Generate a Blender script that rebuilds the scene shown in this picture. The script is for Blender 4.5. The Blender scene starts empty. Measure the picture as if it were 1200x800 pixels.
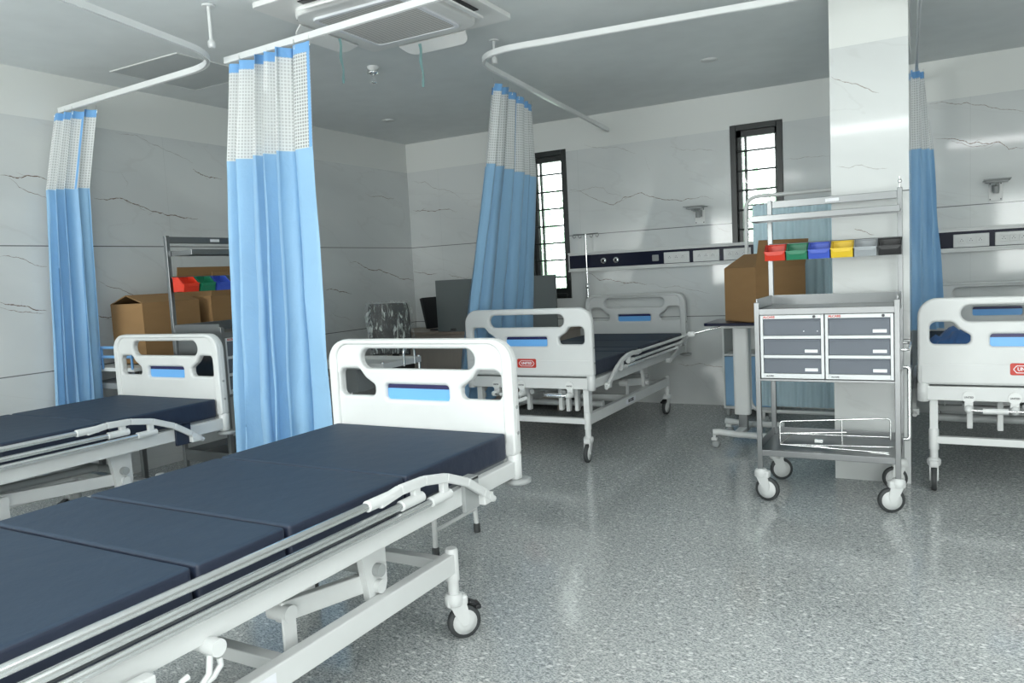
import bpy, bmesh, math, random
from mathutils import Vector, Matrix, Euler
random.seed(7)
scene = bpy.context.scene
COL = scene.collection
PI = math.pi

# ------------------------------------------------------------------ helpers
class MB:
    """collects shapes, then links them as ONE mesh object"""
    def __init__(s): s.v, s.f, s.m, s.s, s.uv = [], [], [], [], {}
    def add(s, vs, fs, m=0, smooth=False, M=None):
        o = len(s.v)
        s.v += [tuple(M @ Vector(p)) if M else tuple(p) for p in vs]
        for f in fs:
            s.f.append([i + o for i in f]); s.m.append(m); s.s.append(smooth)
        return s
    def bm(s, b, m=0, smooth=False, M=None):
        b.verts.index_update()
        s.add([v.co.copy() for v in b.verts], [[v.index for v in f.verts] for f in b.faces], m, smooth, M)
        b.free(); return s
    def box(s, x0, x1, y0, y1, z0, z1, m=0, bev=0.0, M=None, seg=2):
        b = bmesh.new()
        bmesh.ops.create_cube(b, size=1)
        for v in b.verts:
            v.co = Vector(((x0+x1)/2 + v.co.x*(x1-x0), (y0+y1)/2 + v.co.y*(y1-y0), (z0+z1)/2 + v.co.z*(z1-z0)))
        if bev > 0:
            bmesh.ops.bevel(b, geom=b.edges[:] , offset=bev, segments=seg, profile=.5, affect='EDGES')
        return s.bm(b, m, False, M)
    def bar(s, p0, p1, w, h, m=0, bev=0.0, up=(0,0,1)):
        p0, p1 = Vector(p0), Vector(p1); d = p1-p0; L = d.length
        y = d.normalized(); x = y.cross(Vector(up)).normalized(); z = x.cross(y)
        M = Matrix((x, y, z)).transposed().to_4x4(); M.translation = p0
        return s.box(-w/2, w/2, 0, L, -h/2, h/2, m, bev, M)
    def tube(s, pts, r, seg=10, m=0, closed=False, radii=None, caps=True):
        pts = [Vector(p) for p in pts]; n = len(pts)
        tang = []
        for i in range(n):
            a = pts[(i-1) % n] if (closed or i > 0) else pts[i]
            b = pts[(i+1) % n] if (closed or i < n-1) else pts[i]
            tang.append((b-a).normalized())
        ref = Vector((0,0,1)) if abs(tang[0].z) < .9 else Vector((1,0,0))
        nx = tang[0].cross(ref).normalized(); vs, fs = [], []
        for i in range(n):
            nx = (nx - tang[i]*nx.dot(tang[i])).normalized(); ny = tang[i].cross(nx)
            rr = radii[i] if radii else r
            for k in range(seg):
                a = 2*PI*k/seg
                vs.append(pts[i] + nx*math.cos(a)*rr + ny*math.sin(a)*rr)
        for i in range(n if closed else n-1):
            j = (i+1) % n
            for k in range(seg):
                k2 = (k+1) % seg
                fs.append([i*seg+k, i*seg+k2, j*seg+k2, j*seg+k])
        s.add(vs, fs, m, True)
        if not closed and caps:
            s.add(vs[:seg], [list(range(seg))[::-1]], m); s.add(vs[-seg:], [list(range(seg))], m)
        return s
    def cyl(s, p0, p1, r, seg=16, m=0): return s.tube([p0, p1], r, seg, m)
    def lathe(s, prof, c=(0,0,0), axis='z', seg=24, m=0, smooth=True):
        vs, fs = [], []; n = len(prof)
        for (r, h) in prof:
            for k in range(seg):
                a = 2*PI*k/seg
                p = (r*math.cos(a), r*math.sin(a), h)
                if axis == 'x': p = (p[2], p[0], p[1])
                if axis == 'y': p = (p[0], p[2], p[1])
                vs.append((p[0]+c[0], p[1]+c[1], p[2]+c[2]))
        for i in range(n-1):
            for k in range(seg):
                k2 = (k+1) % seg
                fs.append([i*seg+k, i*seg+k2, (i+1)*seg+k2, (i+1)*seg+k])
        s.add(vs, fs, m, smooth)
        s.add(vs[:seg], [list(range(seg))], m); s.add(vs[-seg:], [list(range(seg))], m)
        return s
    def prism(s, pts, d0, d1, axis='y', m=0, M=None):
        """2D outline extruded along an axis: axis y -> pts are (x,z); x -> (y,z); z -> (x,y)"""
        def P(p, d): return {'y': (p[0], d, p[1]), 'x': (d, p[0], p[1]), 'z': (p[0], p[1], d)}[axis]
        n = len(pts)
        vs = [P(p, d0) for p in pts] + [P(p, d1) for p in pts]
        fs = [list(range(n))[::-1], list(range(n, 2*n))] + [[i, (i+1) % n, n+(i+1) % n, n+i] for i in range(n)]
        return s.add(vs, fs, m, False, M)
    def sheet(s, grid, m=0, smooth=True):
        R, C = len(grid), len(grid[0])
        return s.add([p for row in grid for p in row], [[i*C+j, i*C+j+1, (i+1)*C+j+1, (i+1)*C+j] for i in range(R-1) for j in range(C-1)], m, smooth)
    def build(s, name, mats, parent=None, uvs=None, fix=True):
        me = bpy.data.meshes.new(name)
        me.from_pydata(s.v, [], s.f)
        for mt in (mats if isinstance(mats, (list, tuple)) else [mats]): me.materials.append(mt)
        me.polygons.foreach_set('material_index', s.m)
        me.polygons.foreach_set('use_smooth', s.s)
        if uvs:
            ul = me.uv_layers.new(name='UVMap')
            for lp in me.loops: ul.data[lp.index].uv = uvs[lp.vertex_index]
        me.update()
        if fix:
            b = bmesh.new(); b.from_mesh(me); bmesh.ops.recalc_face_normals(b, faces=b.faces); b.to_mesh(me); b.free()
        o = bpy.data.objects.new(name, me); COL.objects.link(o)
        if parent: o.parent = parent
        return o

def tag(o, label=None, cat=None, group=None, kind=None):
    if label: o['label'] = label
    if cat: o['category'] = cat
    if group: o['group'] = group
    if kind: o['kind'] = kind
    return o
def thing(name, label, cat, loc=(0,0,0), rz=0, group=None):
    o = bpy.data.objects.new(name, None); COL.objects.link(o)
    o.empty_display_size = .1
    o.location = loc; o.rotation_euler = (0, 0, rz)
    return tag(o, label, cat, group)
def copy_tree(o, parent=None):
    c = o.copy(); COL.objects.link(c)
    if parent: c.parent = parent
    for ch in list(o.children): copy_tree(ch, c)
    return c
def curve_mesh(splines, extrude, bevel, res=2):
    cu = bpy.data.curves.new('tmp', 'CURVE'); cu.dimensions = '2D'; cu.fill_mode = 'BOTH'
    cu.extrude = extrude; cu.bevel_depth = bevel; cu.bevel_resolution = res; cu.offset = -bevel
    for sp in splines:
        q = cu.splines.new('POLY'); q.points.add(len(sp)-1); q.use_cyclic_u = True
        for i, p in enumerate(sp): q.points[i].co = (p[0], p[1], 0, 1)
    o = bpy.data.objects.new('tmp', cu); COL.objects.link(o)
    dg = bpy.context.evaluated_depsgraph_get()
    me = bpy.data.meshes.new_from_object(o.evaluated_get(dg))
    r = ([v.co.copy() for v in me.vertices], [list(p.vertices) for p in me.polygons])
    bpy.data.objects.remove(o); bpy.data.curves.remove(cu); bpy.data.meshes.remove(me)
    return r
def text_mesh(t, size, extrude=.001, bold=0.0, sx=1.0):
    cu = bpy.data.curves.new('tmp', 'FONT'); cu.body = t; cu.size = size; cu.extrude = extrude; cu.offset = bold
    cu.align_x = 'CENTER'; cu.align_y = 'CENTER'; cu.resolution_u = 3
    o = bpy.data.objects.new('tmp', cu); COL.objects.link(o)
    dg = bpy.context.evaluated_depsgraph_get()
    me = bpy.data.meshes.new_from_object(o.evaluated_get(dg))
    r = ([Vector((v.co.x*sx, v.co.y, v.co.z)) for v in me.vertices], [list(p.vertices) for p in me.polygons])
    bpy.data.objects.remove(o); bpy.data.curves.remove(cu); bpy.data.meshes.remove(me)
    return r
def rpoly(pts, rad, seg=6):
    """polygon with rounded corners"""
    n = len(pts); out = []
    rad = rad if isinstance(rad, (list, tuple)) else [rad]*n
    for i in range(n):
        p = Vector(pts[i]); a = (Vector(pts[i-1])-p); b = (Vector(pts[(i+1) % n])-p)
        r = rad[i]
        if r <= 0: out.append(tuple(p)); continue
        an, bn = a.normalized(), b.normalized()
        ang = an.angle(bn); d = min(r/math.tan(ang/2), a.length*.499, b.length*.499); r2 = d*math.tan(ang/2)
        c = p + (an+bn).normalized()*(r2/math.sin(ang/2))
        s0 = p+an*d-c; s1 = p+bn*d-c
        a0 = math.atan2(s0.y, s0.x); da = math.atan2(s1.y, s1.x)-a0
        while da > PI: da -= 2*PI
        while da < -PI: da += 2*PI
        for k in range(seg+1):
            t = a0+da*k/seg; out.append((c.x+r2*math.cos(t), c.y+r2*math.sin(t)))
    return out
def arc3(pts, rad, seg=6):
    """3D polyline with rounded inner corners"""
    pts = [Vector(p) for p in pts]; out = [pts[0]]
    for i in range(1, len(pts)-1):
        p = pts[i]; a = pts[i-1]-p; b = pts[i+1]-p
        d = min(rad, a.length*.49, b.length*.49)
        p0, p1 = p+a.normalized()*d, p+b.normalized()*d
        for k in range(seg+1):
            t = k/seg; out.append(p0*(1-t)**2 + p*2*t*(1-t) + p1*t*t)
    out.append(pts[-1]); return out
RX90 = Matrix.Rotation(PI/2, 4, 'X')     # XY drawing -> XZ plane, facing -Y

# ------------------------------------------------------------------ materials
def mat(name, col, rough=.5, metal=0.0, spec=.5, coat=0.0, bump=None, alpha=None, trans=0.0):
    m = bpy.data.materials.new(name); m.use_nodes = True
    nt = m.node_tree; b = nt.nodes['Principled BSDF']
    b.inputs['Base Color'].default_value = (*col, 1)
    b.inputs['Roughness'].default_value = rough; b.inputs['Metallic'].default_value = metal
    b.inputs['Specular IOR Level'].default_value = spec; b.inputs['Coat Weight'].default_value = coat
    b.inputs['Transmission Weight'].default_value = trans
    # slight procedural variation of tone
    tc = nt.nodes.new('ShaderNodeTexCoord'); nz = nt.nodes.new('ShaderNodeTexNoise')
    nz.inputs['Scale'].default_value = 6; nt.links.new(tc.outputs['Object'], nz.inputs['Vector'])
    mx = nt.nodes.new('ShaderNodeMix'); mx.data_type = 'RGBA'
    mx.inputs['A'].default_value = (*[c*.94 for c in col], 1); mx.inputs['B'].default_value = (*[min(1, c*1.05) for c in col], 1)
    nt.links.new(nz.outputs['Fac'], mx.inputs['Factor']); nt.links.new(mx.outputs['Result'], b.inputs['Base Color'])
    if bump:
        n2 = nt.nodes.new('ShaderNodeTexNoise'); n2.inputs['Scale'].default_value = bump[0]; n2.inputs['Detail'].default_value = 4
        nt.links.new(tc.outputs['Object'], n2.inputs['Vector'])
        bp = nt.nodes.new('ShaderNodeBump'); bp.inputs['Strength'].default_value = bump[1]; bp.inputs['Distance'].default_value = bump[2]
        nt.links.new(n2.outputs['Fac'], bp.inputs['Height']); nt.links.new(bp.outputs['Normal'], b.inputs['Normal'])
    return m
class NT:
    def __init__(s, m): s.nt = m.node_tree; s.N = s.nt.nodes; s.L = s.nt.links
    def n(s, t, **k):
        x = s.N.new(t)
        for a, b in k.items(): setattr(x, a, b)
        return x
    def l(s, a, b): s.L.new(a, b)
    def math(s, op, a, b=None, c=None, clamp=False):
        x = s.N.new('ShaderNodeMath'); x.operation = op; x.use_clamp = clamp
        for i, v in enumerate((a, b, c)):
            if v is None: continue
            if isinstance(v, (int, float)): x.inputs[i].default_value = v
            else: s.L.new(v, x.inputs[i])
        return x.outputs[0]
    def ramp(s, f, lo, hi):
        x = s.N.new('ShaderNodeMapRange'); x.interpolation_type = 'SMOOTHSTEP'
        s.L.new(f, x.inputs['Value']); x.inputs['From Min'].default_value = lo; x.inputs['From Max'].default_value = hi
        return x.outputs['Result']
    def mix(s, f, a, b):
        x = s.N.new('ShaderNodeMix'); x.data_type = 'RGBA'
        if isinstance(f, (int, float)): x.inputs['Factor'].default_value = f
        else: s.L.new(f, x.inputs['Factor'])
        for k, v in (('A', a), ('B', b)):
            if isinstance(v, tuple): x.inputs[k].default_value = (*v, 1)
            else: s.L.new(v, x.inputs[k])
        return x.outputs['Result']
    def noise(s, vec, scale, detail=3, dist=0.0, rough=.5):
        x = s.N.new('ShaderNodeTexNoise'); s.L.new(vec, x.inputs['Vector'])
        x.inputs['Scale'].default_value = scale; x.inputs['Detail'].default_value = detail
        x.inputs['Distortion'].default_value = dist; x.inputs['Roughness'].default_value = rough
        return x.outputs['Fac']

WALL_PAINT = (.76, .78, .76); TILE = (.68, .705, .70)
def wall_material(name, axis, off):
    """glossy white marble tile with rusty veins up to 2.4 m, matt paint above; axis = the wall's horizontal axis"""
    m = bpy.data.materials.new(name); m.use_nodes = True; t = NT(m); b = t.N['Principled BSDF']
    g = t.n('ShaderNodeNewGeometry'); sp = t.n('ShaderNodeSeparateXYZ'); t.l(g.outputs['Position'], sp.inputs[0])
    u = sp.outputs['XY'.index(axis)]; z = sp.outputs[2]
    cb = t.n('ShaderNodeCombineXYZ')
    t.l(t.math('ADD', t.math('MULTIPLY', u, .55), off), cb.inputs[0]); t.l(t.math('ADD', t.math('MULTIPLY', z, 1.6), t.math('MULTIPLY', u, .4)), cb.inputs[1])
    vec = cb.outputs[0]
    c = t.mix(t.ramp(t.noise(vec, 1.3, 4, .4), .3, .7), (TILE[0]*.95, TILE[1]*.95, TILE[2]*.955), (TILE[0]*1.05, TILE[1]*1.05, TILE[2]*1.05))
    wisp = t.math('ABSOLUTE', t.math('SUBTRACT', t.noise(vec, 1.2, 5, .4), .5))
    c = t.mix(t.math('MULTIPLY', t.ramp(wisp, .012, .002), .12), c, (.46, .455, .44))
    # joints at .8 and 1.6 m
    j = None
    for h in (.8, 1.6):
        q = t.math('LESS_THAN', t.math('ABSOLUTE', t.math('SUBTRACT', z, h)), .0032)
        j = q if j is None else t.math('MAXIMUM', j, q)
    um = t.math('ABSOLUTE', t.math('SUBTRACT', t.math('FRACT', t.math('DIVIDE', t.math('ADD', u, 40.57 if axis == 'X' else 40.2), 1.6)), .5))
    jv = t.math('MULTIPLY', t.math('LESS_THAN', um, .0006), .25)
    j = t.math('MAXIMUM', j, jv)
    c = t.mix(j, c, (.16, .17, .17))
    up = t.math('GREATER_THAN', z, 2.4)
    c = t.mix(up, c, WALL_PAINT)
    t.l(c, b.inputs['Base Color'])
    r = t.math('ADD', t.math('MULTIPLY', up, .5), .07); t.l(r, b.inputs['Roughness'])
    t.l(t.math('SUBTRACT', .5, t.math('MULTIPLY', up, .35)), b.inputs['Specular IOR Level'])
    return m

def floor_material():
    m = bpy.data.materials.new('granite_floor'); m.use_nodes = True; t = NT(m); b = t.N['Principled BSDF']
    g = t.n('ShaderNodeNewGeometry'); P = g.outputs['Position']
    mp = t.n('ShaderNodeMapping'); mp.inputs['Rotation'].default_value = (0, 0, .5); mp.inputs['Scale'].default_value = (1, 1.7, 1); t.l(P, mp.inputs[0]); v = mp.outputs[0]
    fl = t.n('ShaderNodeTexVoronoi'); t.l(v, fl.inputs['Vector']); fl.inputs['Scale'].default_value = 30
    flake = t.ramp(fl.outputs['Distance'], .34, .16)
    sel = t.n('ShaderNodeSeparateColor'); t.l(fl.outputs['Color'], sel.inputs[0])
    flake = t.math('MULTIPLY', flake, t.math('GREATER_THAN', sel.outputs[0], .60))
    fine = t.noise(v, 105, 3, 0, .75); mid = t.noise(v, 40, 4, .3, .65); big = t.noise(P, 1.1, 3)
    base = t.mix(t.ramp(fine, .36, .64), (.17, .195, .20), (.62, .645, .64))
    base = t.mix(t.math('MULTIPLY', t.ramp(mid, .54, .68), .65), base, (.72, .745, .73))
    base = t.mix(t.math('MULTIPLY', t.ramp(mid, .45, .34), .75), base, (.12, .14, .145))
    c = t.mix(t.math('MULTIPLY', flake, .75), base, (.84, .86, .84))
    c = t.mix(t.math('MULTIPLY', t.ramp(big, .35, .7), .16), c, (.54, .55, .54))
    sp = t.n('ShaderNodeSeparateXYZ'); t.l(P, sp.inputs[0])
    jx = t.math('MULTIPLY', t.ramp(sp.outputs[1], 3.2, 2.7), t.math('LESS_THAN', t.math('ABSOLUTE', t.math('SUBTRACT', t.math('FRACT', t.math('DIVIDE', t.math('ADD', sp.outputs[0], 41.52), 1.8)), .5)), .0013))
    jy = t.math('LESS_THAN', t.math('ABSOLUTE', t.math('SUBTRACT', t.math('FRACT', t.math('DIVIDE', t.math('ADD', sp.outputs[1], 36.88), 1.8)), .5)), .0010)
    c = t.mix(t.math('MULTIPLY', t.math('MAXIMUM', jx, jy), .3), c, (.82, .83, .80))
    t.l(c, b.inputs['Base Color'])
    t.l(t.math('ADD', t.math('MULTIPLY', fine, .10), .08), b.inputs['Roughness'])
    b.inputs['Specular IOR Level'].default_value = .45
    return m

def net_material(name='white_net', gk=.55, gb=.38):
    m = bpy.data.materials.new(name); m.use_nodes = True; t = NT(m)
    out = t.N['Material Output']; b = t.N['Principled BSDF']
    b.inputs['Base Color'].default_value = (.88, .90, .90, 1); b.inputs['Roughness'].default_value = .8
    uv = t.n('ShaderNodeUVMap'); sp = t.n('ShaderNodeSeparateXYZ'); t.l(uv.outputs[0], sp.inputs[0])
    k = None
    for i in (0, 1):
        fr = t.math('ABSOLUTE', t.math('SUBTRACT', t.math('FRACT', t.math('DIVIDE', sp.outputs[i], .0165)), .5))
        q = t.math('GREATER_THAN', fr, .32)
        k = q if k is None else t.math('MAXIMUM', k, q)
    k = t.math('ADD', t.math('MULTIPLY', k, gk), gb)
    tr = t.n('ShaderNodeBsdfTransparent'); mx = t.n('ShaderNodeMixShader')
    tl = t.n('ShaderNodeBsdfTranslucent'); tl.inputs[0].default_value = (.85, .88, .88, 1)
    m2 = t.n('ShaderNodeMixShader'); m2.inputs[0].default_value = .3; t.l(b.outputs[0], m2.inputs[1]); t.l(tl.outputs[0], m2.inputs[2])
    t.l(k, mx.inputs[0]); t.l(tr.outputs[0], mx.inputs[1]); t.l(m2.outputs[0], mx.inputs[2])
    t.l(mx.outputs[0], out.inputs[0]); return m
def thin_glass(name, col=(1,1,1), refl=.08, rough=.02):
    m = bpy.data.materials.new(name); m.use_nodes = True; t = NT(m); out = t.N['Material Output']
    tr = t.n('ShaderNodeBsdfTransparent'); tr.inputs[0].default_value = (*col, 1)
    gl = t.n('ShaderNodeBsdfGlossy'); gl.inputs['Roughness'].default_value = rough
    fr = t.n('ShaderNodeFresnel'); fr.inputs[0].default_value = 1.45
    mx = t.n('ShaderNodeMixShader'); t.l(fr.outputs[0], mx.inputs[0]); t.l(tr.outputs[0], mx.inputs[1]); t.l(gl.outputs[0], mx.inputs[2])
    t.l(mx.outputs[0], out.inputs[0]); return m
def screen_mesh_material():
    m = bpy.data.materials.new('insect_mesh'); m.use_nodes = True; t = NT(m); out = t.N['Material Output']; b = t.N['Principled BSDF']
    b.inputs['Base Color'].default_value = (.35, .40, .38, 1)
    g = t.n('ShaderNodeNewGeometry'); sp = t.n('ShaderNodeSeparateXYZ'); t.l(g.outputs['Position'], sp.inputs[0])
    k = None
    for i in (0, 2):
        fr = t.math('ABSOLUTE', t.math('SUBTRACT', t.math('FRACT', t.math('DIVIDE', sp.outputs[i], .025)), .5))
        q = t.math('GREATER_THAN', fr, .44); k = q if k is None else t.math('MAXIMUM', k, q)
    tr = t.n('ShaderNodeBsdfTransparent'); mx = t.n('ShaderNodeMixShader')
    t.l(t.math('MULTIPLY', k, .25), mx.inputs[0]); t.l(tr.outputs[0], mx.inputs[1]); t.l(b.outputs[0], mx.inputs[2]); t.l(mx.outputs[0], out.inputs[0])
    return m
def cloth_material(name, col, trans=.18, rough=.45, sheen=.2):
    m = bpy.data.materials.new(name); m.use_nodes = True; t = NT(m); out = t.N['Material Output']; b = t.N['Principled BSDF']
    tc = t.n('ShaderNodeTexCoord'); nz = t.noise(tc.outputs['Object'], 3.0, 4)
    c = t.mix(nz, tuple(x*.93 for x in col), tuple(min(1, x*1.07) for x in col)); t.l(c, b.inputs['Base Color'])
    b.inputs['Roughness'].default_value = rough; b.inputs['Sheen Weight'].default_value = sheen
    b.inputs['Specular IOR Level'].default_value = .35
    bp = t.n('ShaderNodeBump'); bp.inputs['Strength'].default_value = .35; bp.inputs['Distance'].default_value = .02
    t.l(t.noise(tc.outputs['Object'], 9, 3, .6), bp.inputs['Height']); t.l(bp.outputs[0], b.inputs['Normal'])
    tl = t.n('ShaderNodeBsdfTranslucent'); t.l(c, tl.inputs[0]); mx = t.n('ShaderNodeMixShader'); mx.inputs[0].default_value = trans
    t.l(b.outputs[0], mx.inputs[1]); t.l(tl.outputs[0], mx.inputs[2]); t.l(mx.outputs[0], out.inputs[0]); return m
def wood_material(name, c1, c2):
    m = bpy.data.materials.new(name); m.use_nodes = True; t = NT(m); b = t.N['Principled BSDF']
    tc = t.n('ShaderNodeTexCoord'); mp = t.n('ShaderNodeMapping'); mp.inputs['Scale'].default_value = (9, 9, .7); t.l(tc.outputs['Object'], mp.inputs[0])
    t.l(t.mix(t.noise(mp.outputs[0], 2.5, 5, .6), c1, c2), b.inputs['Base Color']); b.inputs['Roughness'].default_value = .4; return m
def wrap_material():
    m = bpy.data.materials.new('plastic_wrap'); m.use_nodes = True; t = NT(m); out = t.N['Material Output']; b = t.N['Principled BSDF']
    b.inputs['Base Color'].default_value = (.75, .82, .80, 1); b.inputs['Roughness'].default_value = .15
    tc = t.n('ShaderNodeTexCoord'); mp = t.n('ShaderNodeMapping'); mp.inputs['Scale'].default_value = (14, 5, 3.5); mp.inputs['Rotation'].default_value = (0, .5, 0)
    t.l(tc.outputs['Object'], mp.inputs[0])
    nz = t.noise(mp.outputs[0], 1.6, 5, 1.4, .6)
    k = t.math('ADD', t.math('MULTIPLY', t.ramp(nz, .50, .66), .62), .12)
    tr = t.n('ShaderNodeBsdfTransparent'); mx = t.n('ShaderNodeMixShader'); t.l(k, mx.inputs[0]); t.l(tr.outputs[0], mx.inputs[1]); t.l(b.outputs[0], mx.inputs[2])
    t.l(mx.outputs[0], out.inputs[0]); return m
def cardboard_material(name, col):
    m = bpy.data.materials.new(name); m.use_nodes = True; t = NT(m); b = t.N['Principled BSDF']
    tc = t.n('ShaderNodeTexCoord'); mp = t.n('ShaderNodeMapping'); mp.inputs['Scale'].default_value = (1, 1, 4); t.l(tc.outputs['Object'], mp.inputs[0])
    c = t.mix(t.noise(mp.outputs[0], 5, 4), tuple(x*.88 for x in col), tuple(x*1.1 for x in col))
    t.l(c, b.inputs['Base Color']); b.inputs['Roughness'].default_value = .75; b.inputs['Specular IOR Level'].default_value = .2; return m
def grille_material():
    m = bpy.data.materials.new('grille_slats'); m.use_nodes = True; t = NT(m); b = t.N['Principled BSDF']
    g = t.n('ShaderNodeNewGeometry'); sp = t.n('ShaderNodeSeparateXYZ'); t.l(g.outputs['Position'], sp.inputs[0])
    q = t.math('GREATER_THAN', t.math('FRACT', t.math('DIVIDE', sp.outputs[1], .018)), .45)
    t.l(t.mix(q, (.36, .355, .345), (.80, .785, .76)), b.inputs['Base Color']); b.inputs['Roughness'].default_value = .5; return m

M = {}
M['white'] = mat('white_powder_coat', (.67, .69, .685), .35)
M['board'] = mat('white_moulded_plastic', (.68, .70, .695), .38)
M['blue_insert'] = mat('sky_blue_insert', (.16, .44, .86), .3)
M['navy'] = mat('navy_recess_shade', (.015, .012, .09), .35)
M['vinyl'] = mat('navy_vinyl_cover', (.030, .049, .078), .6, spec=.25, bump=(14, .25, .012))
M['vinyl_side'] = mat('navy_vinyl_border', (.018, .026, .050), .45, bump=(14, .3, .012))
M['chrome'] = mat('polished_chrome', (.92, .93, .93), .20, 1.0)
M['steel'] = mat('brushed_stainless_steel', (.26, .27, .275), .30, 1.0)
M['grey_plastic'] = mat('grey_plastic', (.34, .36, .36), .45)
M['grey_deck'] = mat('grey_deck_panel', (.25, .27, .28), .5)
M['tyre'] = mat('dark_grey_rubber', (.045, .05, .052), .6)
M['black'] = mat('black_plastic', (.012, .013, .015), .4)
M['red'] = mat('red_enamel', (.52, .035, .02), .35)
M['curtain'] = cloth_material('blue_curtain_cloth', (.33, .575, .83))
M['hem'] = cloth_material('blue_curtain_band', (.20, .45, .80), .1)
M['net'] = net_material(); M['net_dense'] = net_material('gathered_white_net', .30, .68)
M['cloth_navy'] = cloth_material('deep_blue_cloth', (.07, .19, .48), .05)
M['screen_cloth'] = cloth_material('pale_blue_cloth', (.62, .80, .88), .25)
M['alu'] = mat('white_aluminium_track', (.80, .82, .82), .3, .1)
M['ceiling'] = mat('ceiling_paint', (.78, .815, .815), .7, spec=.2)
M['hatch'] = mat('ceiling_hatch_paint', (.56, .59, .59), .7, spec=.2)
M['ac'] = mat('air_conditioner_plastic', (.84, .85, .84), .45)
M['grille'] = grille_material()
M['ribbon'] = cloth_material('teal_ribbon', (.30, .50, .50), .4)
M['frame_black'] = mat('black_window_aluminium', (.018, .022, .022), .35)
M['glass'] = thin_glass('window_glass')
M['insect'] = screen_mesh_material()
M['navy_panel'] = mat('navy_fascia', (.005, .008, .028), .3, spec=.15)
M['ivory'] = mat('white_switch_plastic', (.74, .76, .75), .35)
M['cardboard'] = cardboard_material('brown_cardboard', (.31, .185, .085))
M['cardboard_in'] = cardboard_material('dark_cardboard', (.22, .12, .06))
M['drawer'] = mat('slate_grey_drawer', (.125, .145, .175), .45)
M['drawer_frame'] = mat('light_grey_drawer_housing', (.72, .75, .76), .4)
M['label_white'] = mat('white_label_holder', (.82, .84, .88), .4)
M['red_print'] = mat('red_print', (.6, .08, .06), .5)
M['dark_print'] = mat('dark_print', (.05, .05, .06), .5)
M['wood'] = wood_material('brown_laminate', (.24, .19, .155), (.40, .325, .26))
M['wood_front'] = wood_material('grey_brown_laminate', (.33, .295, .26), (.46, .41, .36))
M['partition'] = mat('grey_partition_board', (.135, .155, .155), .55)
M['wrap'] = wrap_material()
M['leaf'] = mat('outdoor_leaves', (.46, .64, .48), .6)
M['pillar_paint'] = M['ivory']
BINS = {'red': (.62, .035, .012), 'green': (.012, .19, .095), 'blue': (.045, .10, .52), 'yellow': (.75, .52, .02), 'grey': (.32, .35, .37), 'black': (.010, .011, .013)}
for k, c in BINS.items(): M['bin_'+k] = mat(k+'_bin_plastic', c, .35)

# ------------------------------------------------------------------ room
# marble veins, measured along each wall: ([(u, z) ...], strength)
VL = [([(2.644, 2.027), (2.795, 2.034), (2.941, 2.02)], 1), ([(2.692, 2.015), (2.912, 1.905)], 0.5), ([(3.228, 1.923), (3.415, 1.934), (3.639, 1.862), (3.85, 1.834), (4.053, 1.816)], 1), ([(3.415, 1.94), (3.541, 1.894), (3.618, 1.855)], 0.4), ([(2.563, 1.259), (2.684, 1.231), (2.837, 1.188)], 1), ([(2.56, 1.228), (2.706, 1.192), (2.819, 1.173)], 0.5), ([(2.592, 1.532), (2.715, 1.521), (2.867, 1.47)], 0.5), ([(3.199, 1.367), (3.349, 1.308), (3.504, 1.228)], 0.5), ([(3.163, 1.137), (3.234, 1.115), (3.328, 1.113)], 0.9), ([(4.046, 2.191), (4.152, 2.149), (4.313, 2.135)], 1), ([(3.431, 2.385), (3.724, 2.333), (4.051, 2.237)], 0.35), ([(5.769, 1.461), (6.018, 1.398), (6.423, 1.319), (6.594, 1.269), (6.791, 1.244)], 1), ([(5.408, 1.204), (5.593, 1.179), (5.761, 1.155)], 1), ([(5.456, 1.002), (5.591, 0.935), (5.745, 0.89)], 0.3), ([(6.072, 2.142), (6.298, 2.123), (6.538, 2.12)], 0.6), ([(3.436, 2.135), (3.491, 2.046), (3.474, 2.009)], 0.25)]
VB = [([(-4.917, 2.311), (-4.561, 2.186), (-4.303, 2.073)], 0.4), ([(-4.918, 2.003), (-4.741, 1.979), (-4.365, 1.938)], 1), ([(-4.959, 1.346), (-4.814, 1.32), (-4.659, 1.313)], 0.9), ([(-4.518, 1.298), (-4.412, 1.266), (-4.254, 1.25)], 0.6), ([(-3.071, 2.032), (-2.828, 1.936), (-2.626, 1.854), (-2.549, 1.887), (-2.522, 1.915), (-2.34, 1.937), (-2.205, 1.878), (-2.079, 1.851), (-1.893, 1.842), (-1.698, 1.824)], 0.8), ([(-3.072, 2.015), (-2.868, 2.028), (-2.721, 2.021), (-2.68, 1.97), (-2.522, 1.915)], 0.4), ([(-2.905, 1.232), (-2.803, 1.163), (-2.564, 1.129), (-2.48, 1.125), (-2.331, 1.104)], 0.9), ([(-2.315, 1.103), (-2.035, 1.076), (-1.904, 1.033), (-1.752, 0.998)], 0.4), ([(-2.892, 2.435), (-2.636, 2.388), (-2.391, 2.296)], 0.3), ([(-2.311, 2.271), (-2.289, 2.192), (-2.26, 2.128)], 0.25), ([(-2.071, 2.317), (-1.842, 2.259), (-1.656, 2.222)], 0.25), ([(-1.689, 1.608), (-1.661, 1.562), (-1.558, 1.532)], 0.4), ([(-2.067, 0.368), (-1.941, 0.354), (-1.748, 0.349), (-1.575, 0.359)], 0.5), ([(-0.045, 2.385), (0.136, 2.358), (0.273, 2.332), (0.46, 2.273), (0.564, 2.239)], 0.6), ([(-0.005, 2.125), (0.135, 2.1), (0.218, 2.058), (0.354, 2.035), (0.408, 2.046), (0.472, 1.983), (0.566, 1.983)], 1), ([(0.107, 2.091), (0.246, 2.029), (0.354, 2.035)], 0.6), ([(-1.094, 2.091), (-0.927, 2.092), (-0.751, 2.078)], 0.3)]
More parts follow.
